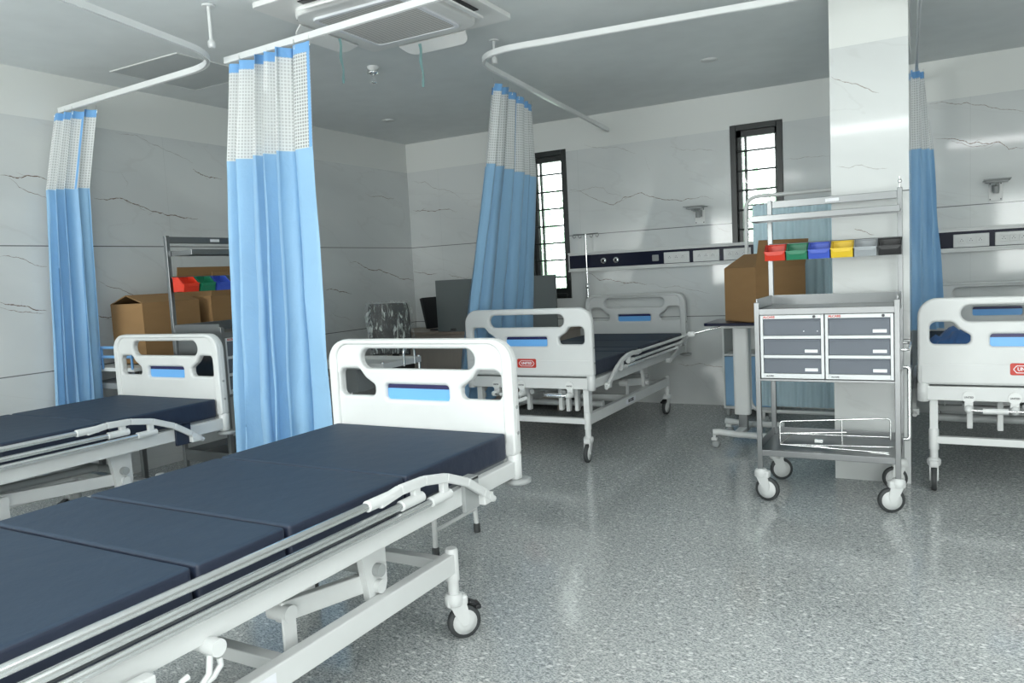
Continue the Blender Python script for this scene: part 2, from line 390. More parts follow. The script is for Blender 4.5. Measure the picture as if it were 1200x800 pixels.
VP = [([(-0.499, 2.251), (-0.388, 2.196), (-0.263, 2.127)], 0.5), ([(-0.393, 1.415), (-0.346, 1.397), (-0.295, 1.375)], 0.6), ([(-0.48, 1.764), (-0.351, 1.758), (-0.225, 1.726)], 0.2), ([(-0.478, 0.26), (-0.323, 0.249), (-0.153, 0.24)], 0.35)]
VEIN = [mat('marble_vein_faint', (.44, .43, .41), .15), mat('marble_vein_grey', (.33, .29, .26), .15), mat('marble_vein_rust', (.20, .15, .12), .15)]
def add_veins(mb, veins, P, seed):
    rnd = random.Random(seed)
    for pts, st in veins:
        line = [Vector(p) for p in pts]
        for k in range(4):
            nl = [line[0]]
            for a, b in zip(line, line[1:]):
                d = (b-a).length; nl += [(a+b)/2+Vector((0, rnd.uniform(-.11, .11)*d)), b]
            line = nl
        n = len(line); vs = []; w0 = .0011+.0016*st
        for i, p in enumerate(line):
            w = w0*rnd.uniform(.45, 1.5)*min(1, .25+4*min(i, n-1-i)/n)
            vs += [P(p.x, p.y-w), P(p.x, p.y+w)]
        mb.add(vs, [[2*i, 2*i+2, 2*i+3, 2*i+1] for i in range(n-1)], 1+(0 if st < .45 else 1 if st < .75 else 2))
        if st >= .75:
            for q in range(2):
                i = rnd.randrange(n//4, n*3//4); p = line[i]; d = Vector((rnd.uniform(-.10, .10), rnd.uniform(-.05, .05)))
                m_ = p+d*.5+Vector((0, rnd.uniform(-.01, .01))); e = p+d
                vs = [P(p.x, p.y-.001), P(p.x, p.y+.001), P(m_.x, m_.y-.0009), P(m_.x, m_.y+.0009), P(e.x, e.y-.0003), P(e.x, e.y+.0003)]
                mb.add(vs, [[0, 2, 3, 1], [2, 4, 5, 3]], 2)
    return mb
XL, XR, YB, YF, ZC = -4.966, 3.4, 6.792, -2.6, 2.7
def struct(name, mb, mats, label=None, parent=None):
    o = mb.build(name, mats, parent)
    if not parent: tag(o, kind='structure')
    if label: o['label'] = label
    return o
struct('floor', MB().box(XL-.2, XR+.2, YF-.2, YB+.25, -.1, 0), floor_material(), 'polished grey speckled granite floor')
struct('ceiling', MB().box(XL-.2, XR+.2, YF-.2, YB+.25, ZC, ZC+.1), M['ceiling'], 'flat grey painted ceiling')
struct('wall_left', add_veins(MB().box(XL-.15, XL, YF-.2, YB+.25, 0, ZC), VL, lambda u, z: (XL+.0006, u, z), 1), [wall_material('marble_tile_left', 'Y', 3.1)]+VEIN, 'left wall of glossy white marble tiles with rusty veins')
def wall_with_holes(y0, y1, x0, x1, holes):
    """wall slab along X with rectangular window openings (x0,x1,z0,z1)"""
    mb = MB(); xs = sorted({x0, x1, *[h[0] for h in holes], *[h[1] for h in holes]}); zs = sorted({0, ZC, *[h[2] for h in holes], *[h[3] for h in holes]})
    for i in range(len(xs)-1):
        for k in range(len(zs)-1):
            cx, cz = (xs[i]+xs[i+1])/2, (zs[k]+zs[k+1])/2
            if any(h[0] < cx < h[1] and h[2] < cz < h[3] for h in holes): continue
            mb.box(xs[i], xs[i+1], y0, y1, zs[k], zs[k+1])
    return mb
WINS = [(-3.52, -3.09, 1.0, 2.425), (-1.541, -1.11, 1.0, 2.425)]
struct('wall_back', add_veins(wall_with_holes(YB, YB+.22, XL-.15, XR+.2, WINS), VB, lambda u, z: (u, YB-.0006, z), 2), [wall_material('marble_tile_back', 'X', 7.7)]+VEIN, 'back wall of glossy white marble tiles with two narrow windows')
plain = mat('plain_white_wall', (.66, .68, .67), .5)
struct('wall_right', MB().box(XR, XR+.15, YF-.2, YB+.25, 0, ZC), plain)
struct('wall_front', wall_with_holes(YF-.2, YF, XL-.15, XR+.2, [(-4.6, -2.3, .8, 2.3), (.95, 3.25, .8, 2.3)]), plain)
# pillar with the same tiles
pm = wall_material('marble_tile_pillar', 'X', 1.35)
struct('pillar', add_veins(MB().box(-.508, -.122, 4.65, 5.1, 0, ZC), VP, lambda u, z: (u, 4.65-.0006, z), 3), [pm]+VEIN, 'square tiled pillar behind the drawer trolley')

for i, (x0, x1, z0, z1) in enumerate(WINS):
    w = thing(f'window_{i+1}', None, None); w['kind'] = 'structure'
    w['label'] = ('narrow black framed window behind the hanging curtain and grey partition', 'narrow black framed window above the cardboard box and blue screen')[i]
    f = MB(); d0, d1 = YB-.012, YB+.10; t = .05
    f.box(x0, x0+t, d0, d1, z0, z1, bev=.004); f.box(x1-t, x1, d0, d1, z0, z1, bev=.004)
    f.box(x0+t, x1-t, d0, d1, z0, z0+t, bev=.004); f.box(x0+t, x1-t, d0, d1, z1-t, z1, bev=.004)
    f.box(x0+t, x0+t+.035, YB+.03, YB+.08, z0+t, z1-t); f.box(x1-t-.02, x1-t, YB+.03, YB+.08, z0+t, z1-t)
    f.box(x0+t, x1-t, YB+.03, YB+.08, z0+t, z0+t+.05); f.box(x0+t, x1-t, YB+.03, YB+.08, z1-t-.05, z1-t)
    f.build('window_frame', M['frame_black'], w)
    sm = MB(); sx = x0+t+.05
    sm.box(sx, sx+.02, YB+.085, YB+.11, z0+t, z1-t); sm.build('sliding_sash', M['frame_black'], w)
    MB().box(x0+t, x1-t, YB+.055, YB+.058, z0+t, z1-t).build('window_pane', M['glass'], w)
    MB().sheet([[(x0+t, YB+.12, z0+t), (x1-t, YB+.12, z0+t)], [(x0+t, YB+.12, z1-t), (x1-t, YB+.12, z1-t)]], smooth=False).build('insect_screen', M['insect'], w)
    k = 0; z = z1-.22
    while z > z0+.1:
        MB().cyl((x0+t, YB+.025, z), (x1-t, YB+.025, z), .008, 8).build('grille_bar', M['frame_black'], w); z -= .166
# trees outside, as seen through both windows
lf = MB()
for i in range(5200):
    x, y, z = random.uniform(-9, 3), random.uniform(10, 12.2), random.uniform(-.6, 1)*1.0
    z = random.random()**1.0*3.1
    if z > 2.55+.45*math.sin(x*1.7)+.25*math.sin(x*4.1): continue
    s = random.uniform(.06, .15); R = Euler((random.uniform(0, 6), random.uniform(0, 6), random.uniform(0, 6))).to_matrix().to_4x4(); R.translation = (x, y, z)
    lf.add([(-s, 0, 0), (0, -s*.45, .02), (s, 0, 0), (0, s*.45, .02)], [[0, 1, 2, 3]], 0, False, R)
tag(lf.build('tree_foliage', M['leaf'], fix=False), 'pale green foliage growing outside both windows', 'foliage', kind='stuff')

# ------------------------------------------------------------------ hospital bed
L = 2.17
def board(parent, name, y, W, outer):
    """moulded head / foot board; outer = -1 or +1, the side that faces away from the mattress"""
    h = W/2; z0, z1 = .57, 1.025
    outline = rpoly([(-h, z0), (h, z0), (h, z1), (-h, z1)], [.02, .02, .095, .095], 8)
    slot = rpoly([(-.285, .900), (.285, .900), (.285, .985), (-.285, .985)], .0424, 8)
    def side(s):
        x = h-.487
        pts = [(s*(.245+x), .783), (s*(.43+x), .783), (s*(.43+x), .900), (s*(.325+x), .900), (s*(.295+x), .862), (s*(.245+x), .830)]
        return rpoly(pts, [.025, .025, .03, .03, .03, .018], 5)
    lab = rpoly([(-.157, .772), (.157, .772), (.157, .836), (-.157, .836)], .014, 4)
    vs, fs = curve_mesh([outline, slot, side(1), side(-1), lab], .008, .014, 3)
    mb = MB(); MM = Matrix.Translation((0, y, 0)) @ RX90
    mb.add(vs, fs, 0, False, MM)
    # embossed lower field
    fld = rpoly([(-h+.014, z0+.008), (h-.014, z0+.008), (h-.014, z0+.112), (-h+.014, z0+.112)], .012, 4)
    vs, fs = curve_mesh([fld], .0135, .008, 3); mb.add(vs, fs, 0, False, Matrix.Translation((0, y+outer*.0035, 0)) @ RX90)
    # raised rim on the mattress side
    rim_in = rpoly([(-h+.048, z0+.030), (h-.048, z0+.030), (h-.048, z1-.022), (-h+.048, z1-.022)], [.03, .03, .06, .06], 6)
    vs, fs = curve_mesh([outline, rim_in, slot], .008, .012, 3) if False else curve_mesh([rpoly([(-h+.002, z0), (h-.002, z0), (h-.002, z1-.002), (-h+.002, z1-.002)], [.02, .02, .093, .093], 8), rim_in], .0145, .010, 3)
    mb.add(vs, fs, 0, False, Matrix.Translation((0, y-outer*.006, 0)) @ RX90)
    # screws on the rim
    for s in (-1, 1):
        for z in (.66, .76): mb.cyl((s*(h-.004), y-outer*.006, z), (s*(h+.003), y-outer*.006, z), .007, 10, 1)
    b = mb.build(name, [M['board'], M['grey_plastic']], parent)
    ins = MB()
    ins.box(-.165, .165, y-.003, y+.003, .765, .843, 1)  # navy backing; its exposed top strip is cavity shade put in as colour
    for s in (-1, 1): ins.box(-.157, .157, y+s*.0035-.001, y+s*.0035+.001, .772, .818, 0)
    tag(ins.build('name_card_slot', [M['blue_insert'], M['navy']], b), 'sky blue name card slot with recess shade coloured navy along the top')
    if outer < 0:
        bd = MB(); yf = y-.0235
        o = rpoly([(-.072, .627), (.072, .627), (.072, .688), (-.072, .688)], .010, 4)
        v, f = curve_mesh([o], .002, .001); bd.add(v, f, 0, False, Matrix.Translation((0, yf, 0)) @ RX90)
        oo = rpoly([(-.060, .657), (-.045, .638), (.045, .638), (.060, .657), (.045, .677), (-.045, .677)], .006, 3)
        oi = rpoly([(-.056, .657), (-.043, .6415), (.043, .6415), (.056, .657), (.043, .6735), (-.043, .6735)], .005, 3)
        v, f = curve_mesh([oo, oi], .0015, 0); bd.add(v, f, 1, False, Matrix.Translation((0, yf-.003, 0)) @ RX90)
        v, f = text_mesh('UNITED', .024, .0015, .0006, .95); bd.add(v, f, 1, False, Matrix.Translation((0, yf-.003, .6575)) @ RX90)
        tag(bd.build('badge', [M['red'], M['label_white']], b), 'red maker badge with white lettering')
    return b

def caster(parent, x, y, ztop, rz, r=.060, brake=True):
    c = MB()
    c.cyl((0, 0, .150), (0, 0, ztop), .020, 14); c.lathe([(.030, .128), (.034, .140), (.034, .158), (.026, .168)], (0, 0, 0), 'z', 16)
    d = .032
    for s in (-1, 1):
        prof = rpoly([(-.030, .150), (.034, .150), (d+.016, .085), (d+.010, r-.010), (d-.010, r-.010), (-.006, .095)], .012, 3)
        c.prism(prof, s*.0185-.003, s*.0185+.003, 'y') if False else c.add(*prism_xz(prof, s*.0185-.003, s*.0185+.003))
    c.box(-.032, .046, -.023, .023, .122, .160, bev=.010)
    o = c.build('caster', M['white'], parent); o.location = (x, y, 0); o.rotation_euler = (0, 0, rz)
    w = MB()
    w.lathe([(r-.018, -.013), (r-.004, -.013), (r, -.008), (r, .008), (r-.004, .013), (r-.018, .013)], (d, 0, r), 'y', 28, 0)
    w.lathe([(.004, -.0150), (.018, -.0150), (.020, -.0142), (r-.0155, -.0142), (r-.0155, .0142), (.020, .0142), (.018, .0150), (.004, .0150)], (d, 0, r), 'y', 24, 1)
    w.build('wheel', [M['tyre'], M['board']], o)
    if brake:
        p = MB(); p.box(.045, .088, -.020, .020, .118, .130, bev=.005, M=Matrix.Translation((.06, 0, .12)) @ Matrix.Rotation(.5, 4, 'Y') @ Matrix.Translation((-.06, 0, -.12)))
        p.box(.070, .092, -.026, .026, .100, .118, bev=.006)
        tag(p.build('brake_pedal', M['black'], o), 'black brake pedal')
    return o
def prism_xz(pts, y0, y1):
    n = len(pts)
    return ([(p[0], y0, p[1]) for p in pts]+[(p[0], y1, p[1]) for p in pts], [list(range(n))[::-1], list(range(n, 2*n))]+[[i, (i+1) % n, n+(i+1) % n, n+i] for i in range(n)])

def side_rail(parent, x, mirror, off):
    """collapsed three-bar chrome rail with curved white end arms; y measured from the pivot end"""
    Y = (lambda q: L-q-off) if mirror else (lambda q: q+off)
    st = [(.77, .645), (.62, .602), (.47, .570)]; en = [2.10, 1.95, 1.80]
    sx = 1 if x > 0 else -1
    rl = bpy.data.objects.new('side_rail', None); COL.objects.link(rl); rl.parent = parent; rl.empty_display_size = .05
    if sx < 0: rl.location.z = -.10
    for q in (.21, 1.56): MB().box(x-.022 if sx > 0 else x-.012, x+.012 if sx > 0 else x+.022, min(Y(q-.03), Y(q+.03)), max(Y(q-.03), Y(q+.03)), .470, .505, bev=.004).build('rail_bracket', M['white'], rl)
    for (q, z), e in zip(st, en):
        MB().cyl((x, Y(q), z), (x, Y(e), z), .0120, 12).build('rail_bar', M['chrome'], rl)
    # far (pivot) arm: from bar 1 over an arc down to the pivot
    a = MB()
    pts = [(.80, .640), (.70, .652), (.58, .648), (.46, .626), (.34, .580), (.24, .518), (.20, .490)]
    for i in range(len(pts)-1):
        a.bar((x+sx*.004, Y(pts[i][0]), pts[i][1]), (x+sx*.004, Y(pts[i+1][0]), pts[i+1][1]), .022, .030, bev=.005, up=(0, 0, 1))
    a.cyl((x-.012, Y(.20), .490), (x+.016, Y(.20), .490), .013, 14)
    a.cyl((x, Y(.225), .505), (x, Y(.165), .472), .012, 12)
    for (q, z) in st:
        a.cyl((x, Y(q+.075), z), (x, Y(q-.03), z), .0165, 14)
    for (q, z) in st[1:]:
        a.bar((x, Y(q), z), (x, Y(q), z+.048), .02, .03, bev=.003, up=(0, 1, 0))
    a.build('rail_arm', M['board'], rl)
    a = MB()
    pts = [(2.12, .640), (2.03, .628), (1.92, .598), (1.80, .555), (1.68, .512), (1.56, .492)]
    for i in range(len(pts)-1):
        a.bar((x+sx*.004, Y(pts[i][0]), pts[i][1]), (x+sx*.004, Y(pts[i+1][0]), pts[i+1][1]), .022, .030, bev=.005)
    for e, z in zip(en, (.645, .602, .570)): a.cyl((x, Y(e-.04), z), (x, Y(e+.02), z), .0165, 14)
    a.build('rail_arm', M['board'], rl)
    return rl

def bed(label, cx, y0, W, mirror, off, leg_y, seams, sticker=True, hook=False, plate=None, swivel=(-PI/2, -PI/2, -PI/2, -PI/2), cranks=((-.25, 0), (-.05, 1), (.31, 2)), link=.32):
    t = thing('hospital_bed', label, 'hospital bed', (cx, y0, 0), 0, 'hospital beds in the ward')
    h = W/2
    f = MB()
    for y in (.02, L-.02):
        f.box(-h+.03, h-.03, y-.020, y+.020, .487, .562, bev=.005)
        for s in (-1, 1):
            f.lathe([(.022, .478), (.029, .482), (.029, .572), (.024, .578)], (s*(h-.027), y, 0), 'z', 18)
    for s in (-1, 1):
        f.box(s*(h-.027)-.016, s*(h-.027)+.016, .03, L-.03, .490, .552, bev=.004)
    for y in (.55, 1.05, 1.55): f.box(-h+.03, h-.03, y-.02, y+.02, .50, .535)
    f.build('bed_frame', M['white'], t)
    for s in (-1, 1):
        for y in (L-.02,):
            tag(MB().lathe([(.045, .458), (.052, .462), (.052, .474), (.040, .478)], (s*(h-.02), y+.01, 0), 'z', 20).build('corner_bumper', M['grey_plastic'], t), 'grey corner bumper')
    MB().box(-h+.05, h-.05, .06, L-.06, .548, .560).build('mattress_deck', M['grey_deck'], t)
    ys = [.05]+seams+[L-.05]
    for i in range(4):
        a, b2 = ys[i]+.006, ys[i+1]-.006
        bmx = bmesh.new(); bmesh.ops.create_cube(bmx, size=1)
        zt = .662
        for v in bmx.verts:
            v.co = Vector((v.co.x*(W-.075), (a+b2)/2+v.co.y*(b2-a), .561+(zt-.561)*(v.co.z+.5)))
        bmesh.ops.bevel(bmx, geom=bmx.edges[:], offset=.012, segments=3, profile=.6, affect='EDGES')
        bmx.normal_update()
        ms = MB(); bmx.verts.index_update()
        o0 = len(ms.v)
        ms.v += [tuple(v.co) for v in bmx.verts]
        for fc in bmx.faces:
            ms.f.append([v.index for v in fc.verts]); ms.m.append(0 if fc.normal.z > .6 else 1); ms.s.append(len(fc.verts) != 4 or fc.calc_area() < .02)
        bmx.free()
        # welted seam around the top edge
        e = .004
        ms.tube(arc3([(-(W-.075)/2+e+.03, a+e, zt-.007), (-(W-.075)/2+e, a+e, zt-.007), (-(W-.075)/2+e, b2-e, zt-.007), ((W-.075)/2-e, b2-e, zt-.007), ((W-.075)/2-e, a+e, zt-.007), (-(W-.075)/2+e+.03, a+e, zt-.007)], .012, 3), .0035, 6, 1)
        ms.build('mattress_section', [M['vinyl'], M['vinyl_side']], t)
    board(t, 'footboard', .02, W, -1); board(t, 'headboard', L-.02, W, 1)
    for s in (-1, 1): side_rail(t, s*(h+.018), mirror, off)
    # rolling base
    b = MB(); bx = h-.075; y1 = 1.755
    for s in (-1, 1):
        b.box(s*bx-.02, s*bx+.02, .045, y1, .245, .315, bev=.004)
        for y in (.045, y1): b.lathe([(.024, .215), (.024, .322), (.019, .330)], (s*bx, y, 0), 'z', 16)
    for y in (.045, 1.0, y1): b.box(-bx, bx, y-.02, y+.02, .250, .288, bev=.003)
    bo = b.build('rolling_base', M['white'], t)
    if sticker:
        st = MB()
        st.box(bx+.0195, bx+.021, .71, .92, .262, .300, 0)
        v, fcs = text_mesh('INDUSTRIES', .034, .0006, .0006, .62)
        st.add(v, fcs, 1, False, Matrix.Translation((bx+.0215, .815, .281)) @ Matrix.Rotation(PI/2, 4, 'Z') @ RX90)
        tag(st.build('sticker', [M['label_white'], M['dark_print']], bo), 'white sticker with dark lettering')
    # lift legs: tapered plates at the head side, upright ones at the foot
    for s in (-1, 1):
        lx = s*(bx-.035)
        p = MB(); p.prism([(leg_y-.06, .50), (leg_y+.06, .50), (leg_y+.06, .335), (leg_y+.045, .300), (leg_y-.025, .300)], lx-.012, lx+.012, 'x')
        p.lathe([(.004, 0), (.020, .002), (.022, .010), (.022, .018)], (lx+s*.032, leg_y+.012, .338), 'x', 16) if False else p.cyl((lx-.02, leg_y+.012, .338), (lx+s*.03+.0, leg_y+.012, .338), .021, 18)
        p.build('lift_leg', M['white'], t)
        q = MB(); q.box(s*(bx)-.020, s*(bx)+.020, .03, .075, .30, .495, bev=.003); q.box(s*bx-.024, s*bx+.024, .08, .16, .315, .495, bev=.003) if False else None
        q.build('lift_leg', M['white'], t)
        k = MB(); hx = s*(bx-.085)
        k.box(hx+s*.026-.004, hx+s*.026+.004, leg_y-link-.024, leg_y-link+.024, .285, .388, bev=.002)
        k.cyl((hx-.034, leg_y-link, .385), (hx+.038, leg_y-link, .385), .024, 18)
        k.bar((hx, leg_y-link-.01, .388), (hx+s*.03, leg_y+.02, .348), .030, .058, bev=.004)
        k.build('lift_linkage', M['white'], t)
    d = MB()
    d.cyl((-bx, .33, .335), (bx, .33, .335), .022, 14)
    d.cyl((-bx, leg_y+.01, .39), (bx, leg_y+.01, .39), .020, 14)
    for x in (-.26, .0, .24): d.cyl((x, .05, .455), (x, leg_y-.05, .41), .018, 12)
    d.build('lift_screw_tubes', M['grey_plastic'], t)
    for i, x in enumerate((-.24, -.10, .16, .205, .28, .36)):
        MB().box(x-.014, x+.014, .16+.02*(i % 2), .20+.02*(i % 2), .31-.01*(i % 2), .49, bev=.005).build('lever_strut', M['white'], t)
    # cranks under the foot end
    for x, ang in cranks:
        c = MB()
        c.box(x-.020, x+.020, -.004, .03, .435, .492, bev=.004)
        c.lathe([(.030, -.003), (.030, .003)], (x, -.005, .508), 'y', 24, 1)
        v, fcs = text_mesh('UNITED', .013, .0006, .0003, .9); c.add(v, fcs, 2, False, Matrix.Translation((x, -.0085, .508)) @ RX90)
        c.lathe([(.006, -.05), (.017, -.045), (.021, -.01), (.021, .03)], (x, -.0, .448), 'y', 16, 0)
        cr = c.build('crank', [M['white'], M['ivory'], M['dark_print']], t)
        rr = MB()
        if ang == 0: P = [(x, -.04, .448), (x+.09, -.055, .446), (x+.20, -.06, .45)]; G = ((x+.06, -.052, .447), (x+.17, -.058, .449))
        elif ang == 1: P = [(x, -.04, .448), (x+.03, -.08, .415), (x-.05, -.10, .385), (x-.17, -.11, .265)]; G = ((x+.07, -.06, .432), (x-.005, -.09, .405))
        else: P = [(x, -.04, .450), (x-.10, -.05, .450), (x-.16, -.05, .452)]; G = ((x-.14, -.05, .451), (x-.04, -.048, .450))
        rr.tube(P, .0065, 10); tag(rr.build('crank_handle', M['chrome'], cr), 'chrome crank handle')
        MB().cyl(*G, .0135, 14).build('crank_grip', M['board'] if ang < 2 else M['chrome'], cr)
    if plate:
        p = MB(); p.box(h-.012, h+.004, plate-.045, plate+.045, .465, .575, bev=.002); p.box(h-.06, h+.004, plate-.045, plate+.045, .565, .577, bev=.002)
        p.build('clamp_plate', M['grey_plastic'] if hook else M['vinyl_side'], t)
    if hook:
        k = MB(); y = hook
        k.cyl((h-.02, y, .483), (h+.022, y, .483), .020, 20)
        k.tube([(h+.004, y-.012, .47), (h+.006, y-.02, .43), (h+.006, y-.045, .412), (h+.006, y-.075, .410), (h+.006, y-.092, .425), (h+.006, y-.088, .447), (h+.006, y-.072, .450)], .0075, 10)
        k.tube([(h+.006, y-.045, .412), (h+.006, y-.01, .418), (h+.006, y+.012, .436), (h+.006, y+.010, .455)], .0075, 10)
        tag(k.build('drainage_bag_hook', M['board'], t), 'white plastic drainage hook with round knob')
    k = 0
    for y in (.045, y1):
        for s in (-1, 1): caster(t, s*bx, y, .24, swivel[k], .060, y > 1); k += 1
    return t
SE = [.70, .98, 1.475]
bed('hospital bed nearest the camera with four navy mattress sections and chrome rails in front', -1.862, .385, .915, True, .10, 1.37, SE, hook=.70, plate=1.79, swivel=(-PI/2, -PI/2, 0.9, .9))
bed('hospital bed beside the left wall, between the two blue curtains and behind the nearest bed', -3.925, .755, .925, True, .04, 1.56, SE, sticker=False, plate=1.86, link=.54)
bed('hospital bed with red badge, headboard at the back wall under the long socket panel', -2.428, 4.55, .968, False, 0, 1.28, SE, swivel=(-PI/2-.15, -PI/2+.1, -1.9, -1.7))
bed('hospital bed at the right edge, right of the pillar and the drawer trolley', .398, 4.55, .968, False, 0, 1.28, SE, swivel=(-PI/2, -PI/2, 1.2, 1.2), cranks=((-.25, 0), (-.05, 0), (.31, 2)))

# ------------------------------------------------------------------ curtains
def lerp(a, b, t): return a+(b-a)*t
def pathpt(pl, s):
    n = len(pl)-1; k = min(int(s*n), n-1); u = s*n-k
    a, b = Vector(pl[k]), Vector(pl[k+1]); return a.lerp(b, u), (b-a).normalized()
def curtain(label, top, mid, bot, zt, zb, z0, folds, amp, seed, strip=0.0, flat=1.1, stripside=1, wr=.006):
    rnd = random.Random(seed); C = folds*12
    t = thing('privacy_curtain', label, 'curtain', (0, 0, 0), 0, 'privacy curtains on ceiling tracks')
    ph = [rnd.uniform(-.5, .5) for _ in range(folds+2)]; am = [rnd.uniform(.55, 1.25) for _ in range(folds+2)]
    kx = [rnd.uniform(-1, 1) for _ in range(8)]
    def P(s, z):
        if z >= zb: q = (zt-z)/(zt-zb); A, TA = pathpt(top, s); B, TB = pathpt(mid, s)
        else: q = (zb-z)/(zb-z0); A, TA = pathpt(mid, s); B, TB = pathpt(bot, s)
        p = A.lerp(B, q); T = TA.lerp(TB, q).normalized(); N = Vector((T.y, -T.x))
        g = (zt-z)/(zt-z0)
        s0 = s; s = min(.9999, max(0, s+.030*math.sin(2*PI*s*1.5+kx[4]*3)+.022*math.sin(2*PI*s*3.2+kx[5]*3))); sm = s*folds; i = int(sm); fr = sm-i
        a = lerp(am[i], am[i+1], fr)*amp*(0.75+.5*g); phs = lerp(ph[i], ph[i+1], fr)*(.4+1.2*g)
        if s > flat: a *= max(.12, 1-(s-flat)/.05)
        w = math.sin(2*PI*(sm)+phs*2.2)
        d = a*w + a*.25*math.sin(2*PI*sm*2.1+kx[0]*4+g*3*kx[1])
        d += wr*math.sin(z*7*(1+.3*kx[2])+s*19+kx[3]*4)*g + wr*.35*math.sin(z*15+s*47)*g
        tx = .35*a*math.sin(4*PI*sm+phs)*(.6)
        p = p+N*d+T*tx
        return (p.x, p.y, z)
    cols = [i/C for i in range(C+1)]
    arc = [0]
    for i in range(C):
        a, b = Vector(P(cols[i], zb)), Vector(P(cols[i+1], zb)); arc.append(arc[-1]+(b-a).length)
    def sheet(name, m, za, zz, rows, c0=0, c1=None, off=0.0):
        idx = list(range(c0, (C if c1 is None else c1)+1)); g = MB(); uv = []
        grid = []
        for r in range(rows+1):
            z = lerp(za, zz, r/rows); row = []
            for i in idx:
                p = P(cols[i], z)
                if off:
                    T = pathpt(mid, cols[i])[1]; N = Vector((T.y, -T.x)); p = (p[0]+N.x*off, p[1]+N.y*off, z)
                row.append(p); uv.append((arc[i], z))
            grid.append(row)
        g.sheet(grid); o = g.build(name, m, t, uvs=uv, fix=False); return o
    f = sheet('curtain_cloth', M['curtain'], zb, z0, 34)
    if flat < 1:
        cf = int(C*flat); sheet('net_panel', M['net_dense'], zt-.045, zb, 14, 0, cf); sheet('net_panel', M['net'], zt-.045, zb, 14, cf, C)
    else: sheet('net_panel', M['net_dense'], zt-.045, zb, 14)
    sheet('top_band', M['hem'], zt, zt-.047, 2)
    if strip:
        w = max(1, int(C*strip)); c0, c1 = (C-w, C) if stripside > 0 else (0, w)
        if isinstance(stripside, float): c0 = int(C*stripside); c1 = c0+w
        sheet('edge_strip', M['hem'], zt, zb, 14, c0, c1, off=.004)
    for k in range(folds+1):
        s = min(.999, k/folds); p = P(s, zt-.015)
        h = MB(); h.tube([(p[0], p[1], zt-.02), (p[0]+.006, p[1], zt-.004), (p[0], p[1], zt+.012), (p[0], p[1], zt+.028)], .0022, 6)
        h.build('curtain_hook', M['chrome'], t)
    return t
curtain('large blue curtain with white net top, hanging nearest the camera left of the front bed',
        [(-3.27, 2.965), (-2.66, 2.905)], [(-3.335, 2.95), (-2.700, 2.92)], [(-3.40, 2.93), (-2.70, 2.91)], 2.445, 1.945, .30, 6, .058, 3, .03, .80, 1)
curtain('narrow blue curtain with white net top, hanging farthest left close to the left wall',
        [(-4.90, 2.98), (-4.60, 3.06)], [(-4.90, 2.87), (-4.66, 3.0)], [(-4.90, 2.77), (-4.72, 2.99)], 2.43, 1.945, .30, 4, .038, 11, .05, 1.1, .62)
curtain('blue curtain bunched beside the left window, behind the middle bed with the red badge',
        [(-2.52, 4.45), (-2.64, 5.20)], [(-2.60, 4.42), (-2.72, 5.36)], [(-3.12, 4.66), (-3.10, 5.75)], 2.510, 2.0, .30, 5, .060, 5, .02, 1.1, .45)
curtain('blue curtain behind the pillar, hanging at the right end of the back wall',
        [(-.17, 6.20), (-.06, 6.35)], [(-.20, 6.2), (.00, 6.40)], [(-.26, 6.2), (.06, 6.45)], 2.535, 2.0, .70, 3, .042, 9, .10, 1.1, .55, wr=.010)
# tracks
def track(label, pts, rad, z, hangers):
    t = thing('curtain_track', label, 'curtain track', (0, 0, 0), 0, 'ceiling curtain tracks')
    p = arc3([(a, b, z) for a, b in pts], rad, 12) if rad else [Vector((a, b, z)) for a, b in pts]
    mb = MB(); w, h = .010, .016
    n = len(p); vs, fs = [], []
    for i in range(n):
        a = p[max(0, i-1)]; b = p[min(n-1, i+1)]; T = (b-a).normalized(); N = Vector((T.y, -T.x, 0))
        for (u, v) in ((-w, h), (w, h), (w, -h), (w*.35, -h), (w*.35, -h+.010), (-w*.35, -h+.010), (-w*.35, -h), (-w, -h)): vs.append(p[i]+N*u+Vector((0, 0, v)))
    for i in range(n-1):
        for k in range(8): fs.append([i*8+k, i*8+(k+1) % 8, (i+1)*8+(k+1) % 8, (i+1)*8+k])
    mb.add(vs, fs); mb.add(vs[:8], [list(range(8))]); mb.add(vs[-8:], [list(range(8))])
    mb.build('rail_channel', M['alu'], t)
    for (a, b) in hangers:
        hb = MB(); hb.cyl((a, b, z+.02), (a, b, ZC-.004), .009, 12); hb.lathe([(.032, ZC-.008), (.032, ZC-.001)], (a, b, 0), 'z', 18)
        hb.lathe([(.012, z+.018), (.018, z+.022), (.018, z+.05), (.010, z+.06)], (a, b, 0), 'z', 14)
        hb.build('ceiling_hanger', M['alu'], t)
    return t
track('curved curtain track around the bed by the left wall', [(-4.955, 3.045), (-3.28, 2.945), (-3.06, 1.9), (-2.80, .2)], .30, 2.47, [(-3.215, 2.80), (-2.85, .5)])
track('straight curtain track passing below the ceiling air conditioner', [(-3.30, 2.955), (-1.2, 2.83)], 0, 2.472, [(-1.3, 2.836)])
track('curved curtain track around the middle bed at the back wall', [(-2.645, 6.785), (-2.375, 3.90), (-.70, 4.09), (-.30, 4.13)], .34, 2.54, [(-2.37, 4.22), (-.4, 4.12)])
track('curtain track behind the pillar on the far right', [(-.128, 6.785), (-.07, 4.70), (-.04, 3.8)], 0, 2.56, [(-.045, 3.95)])

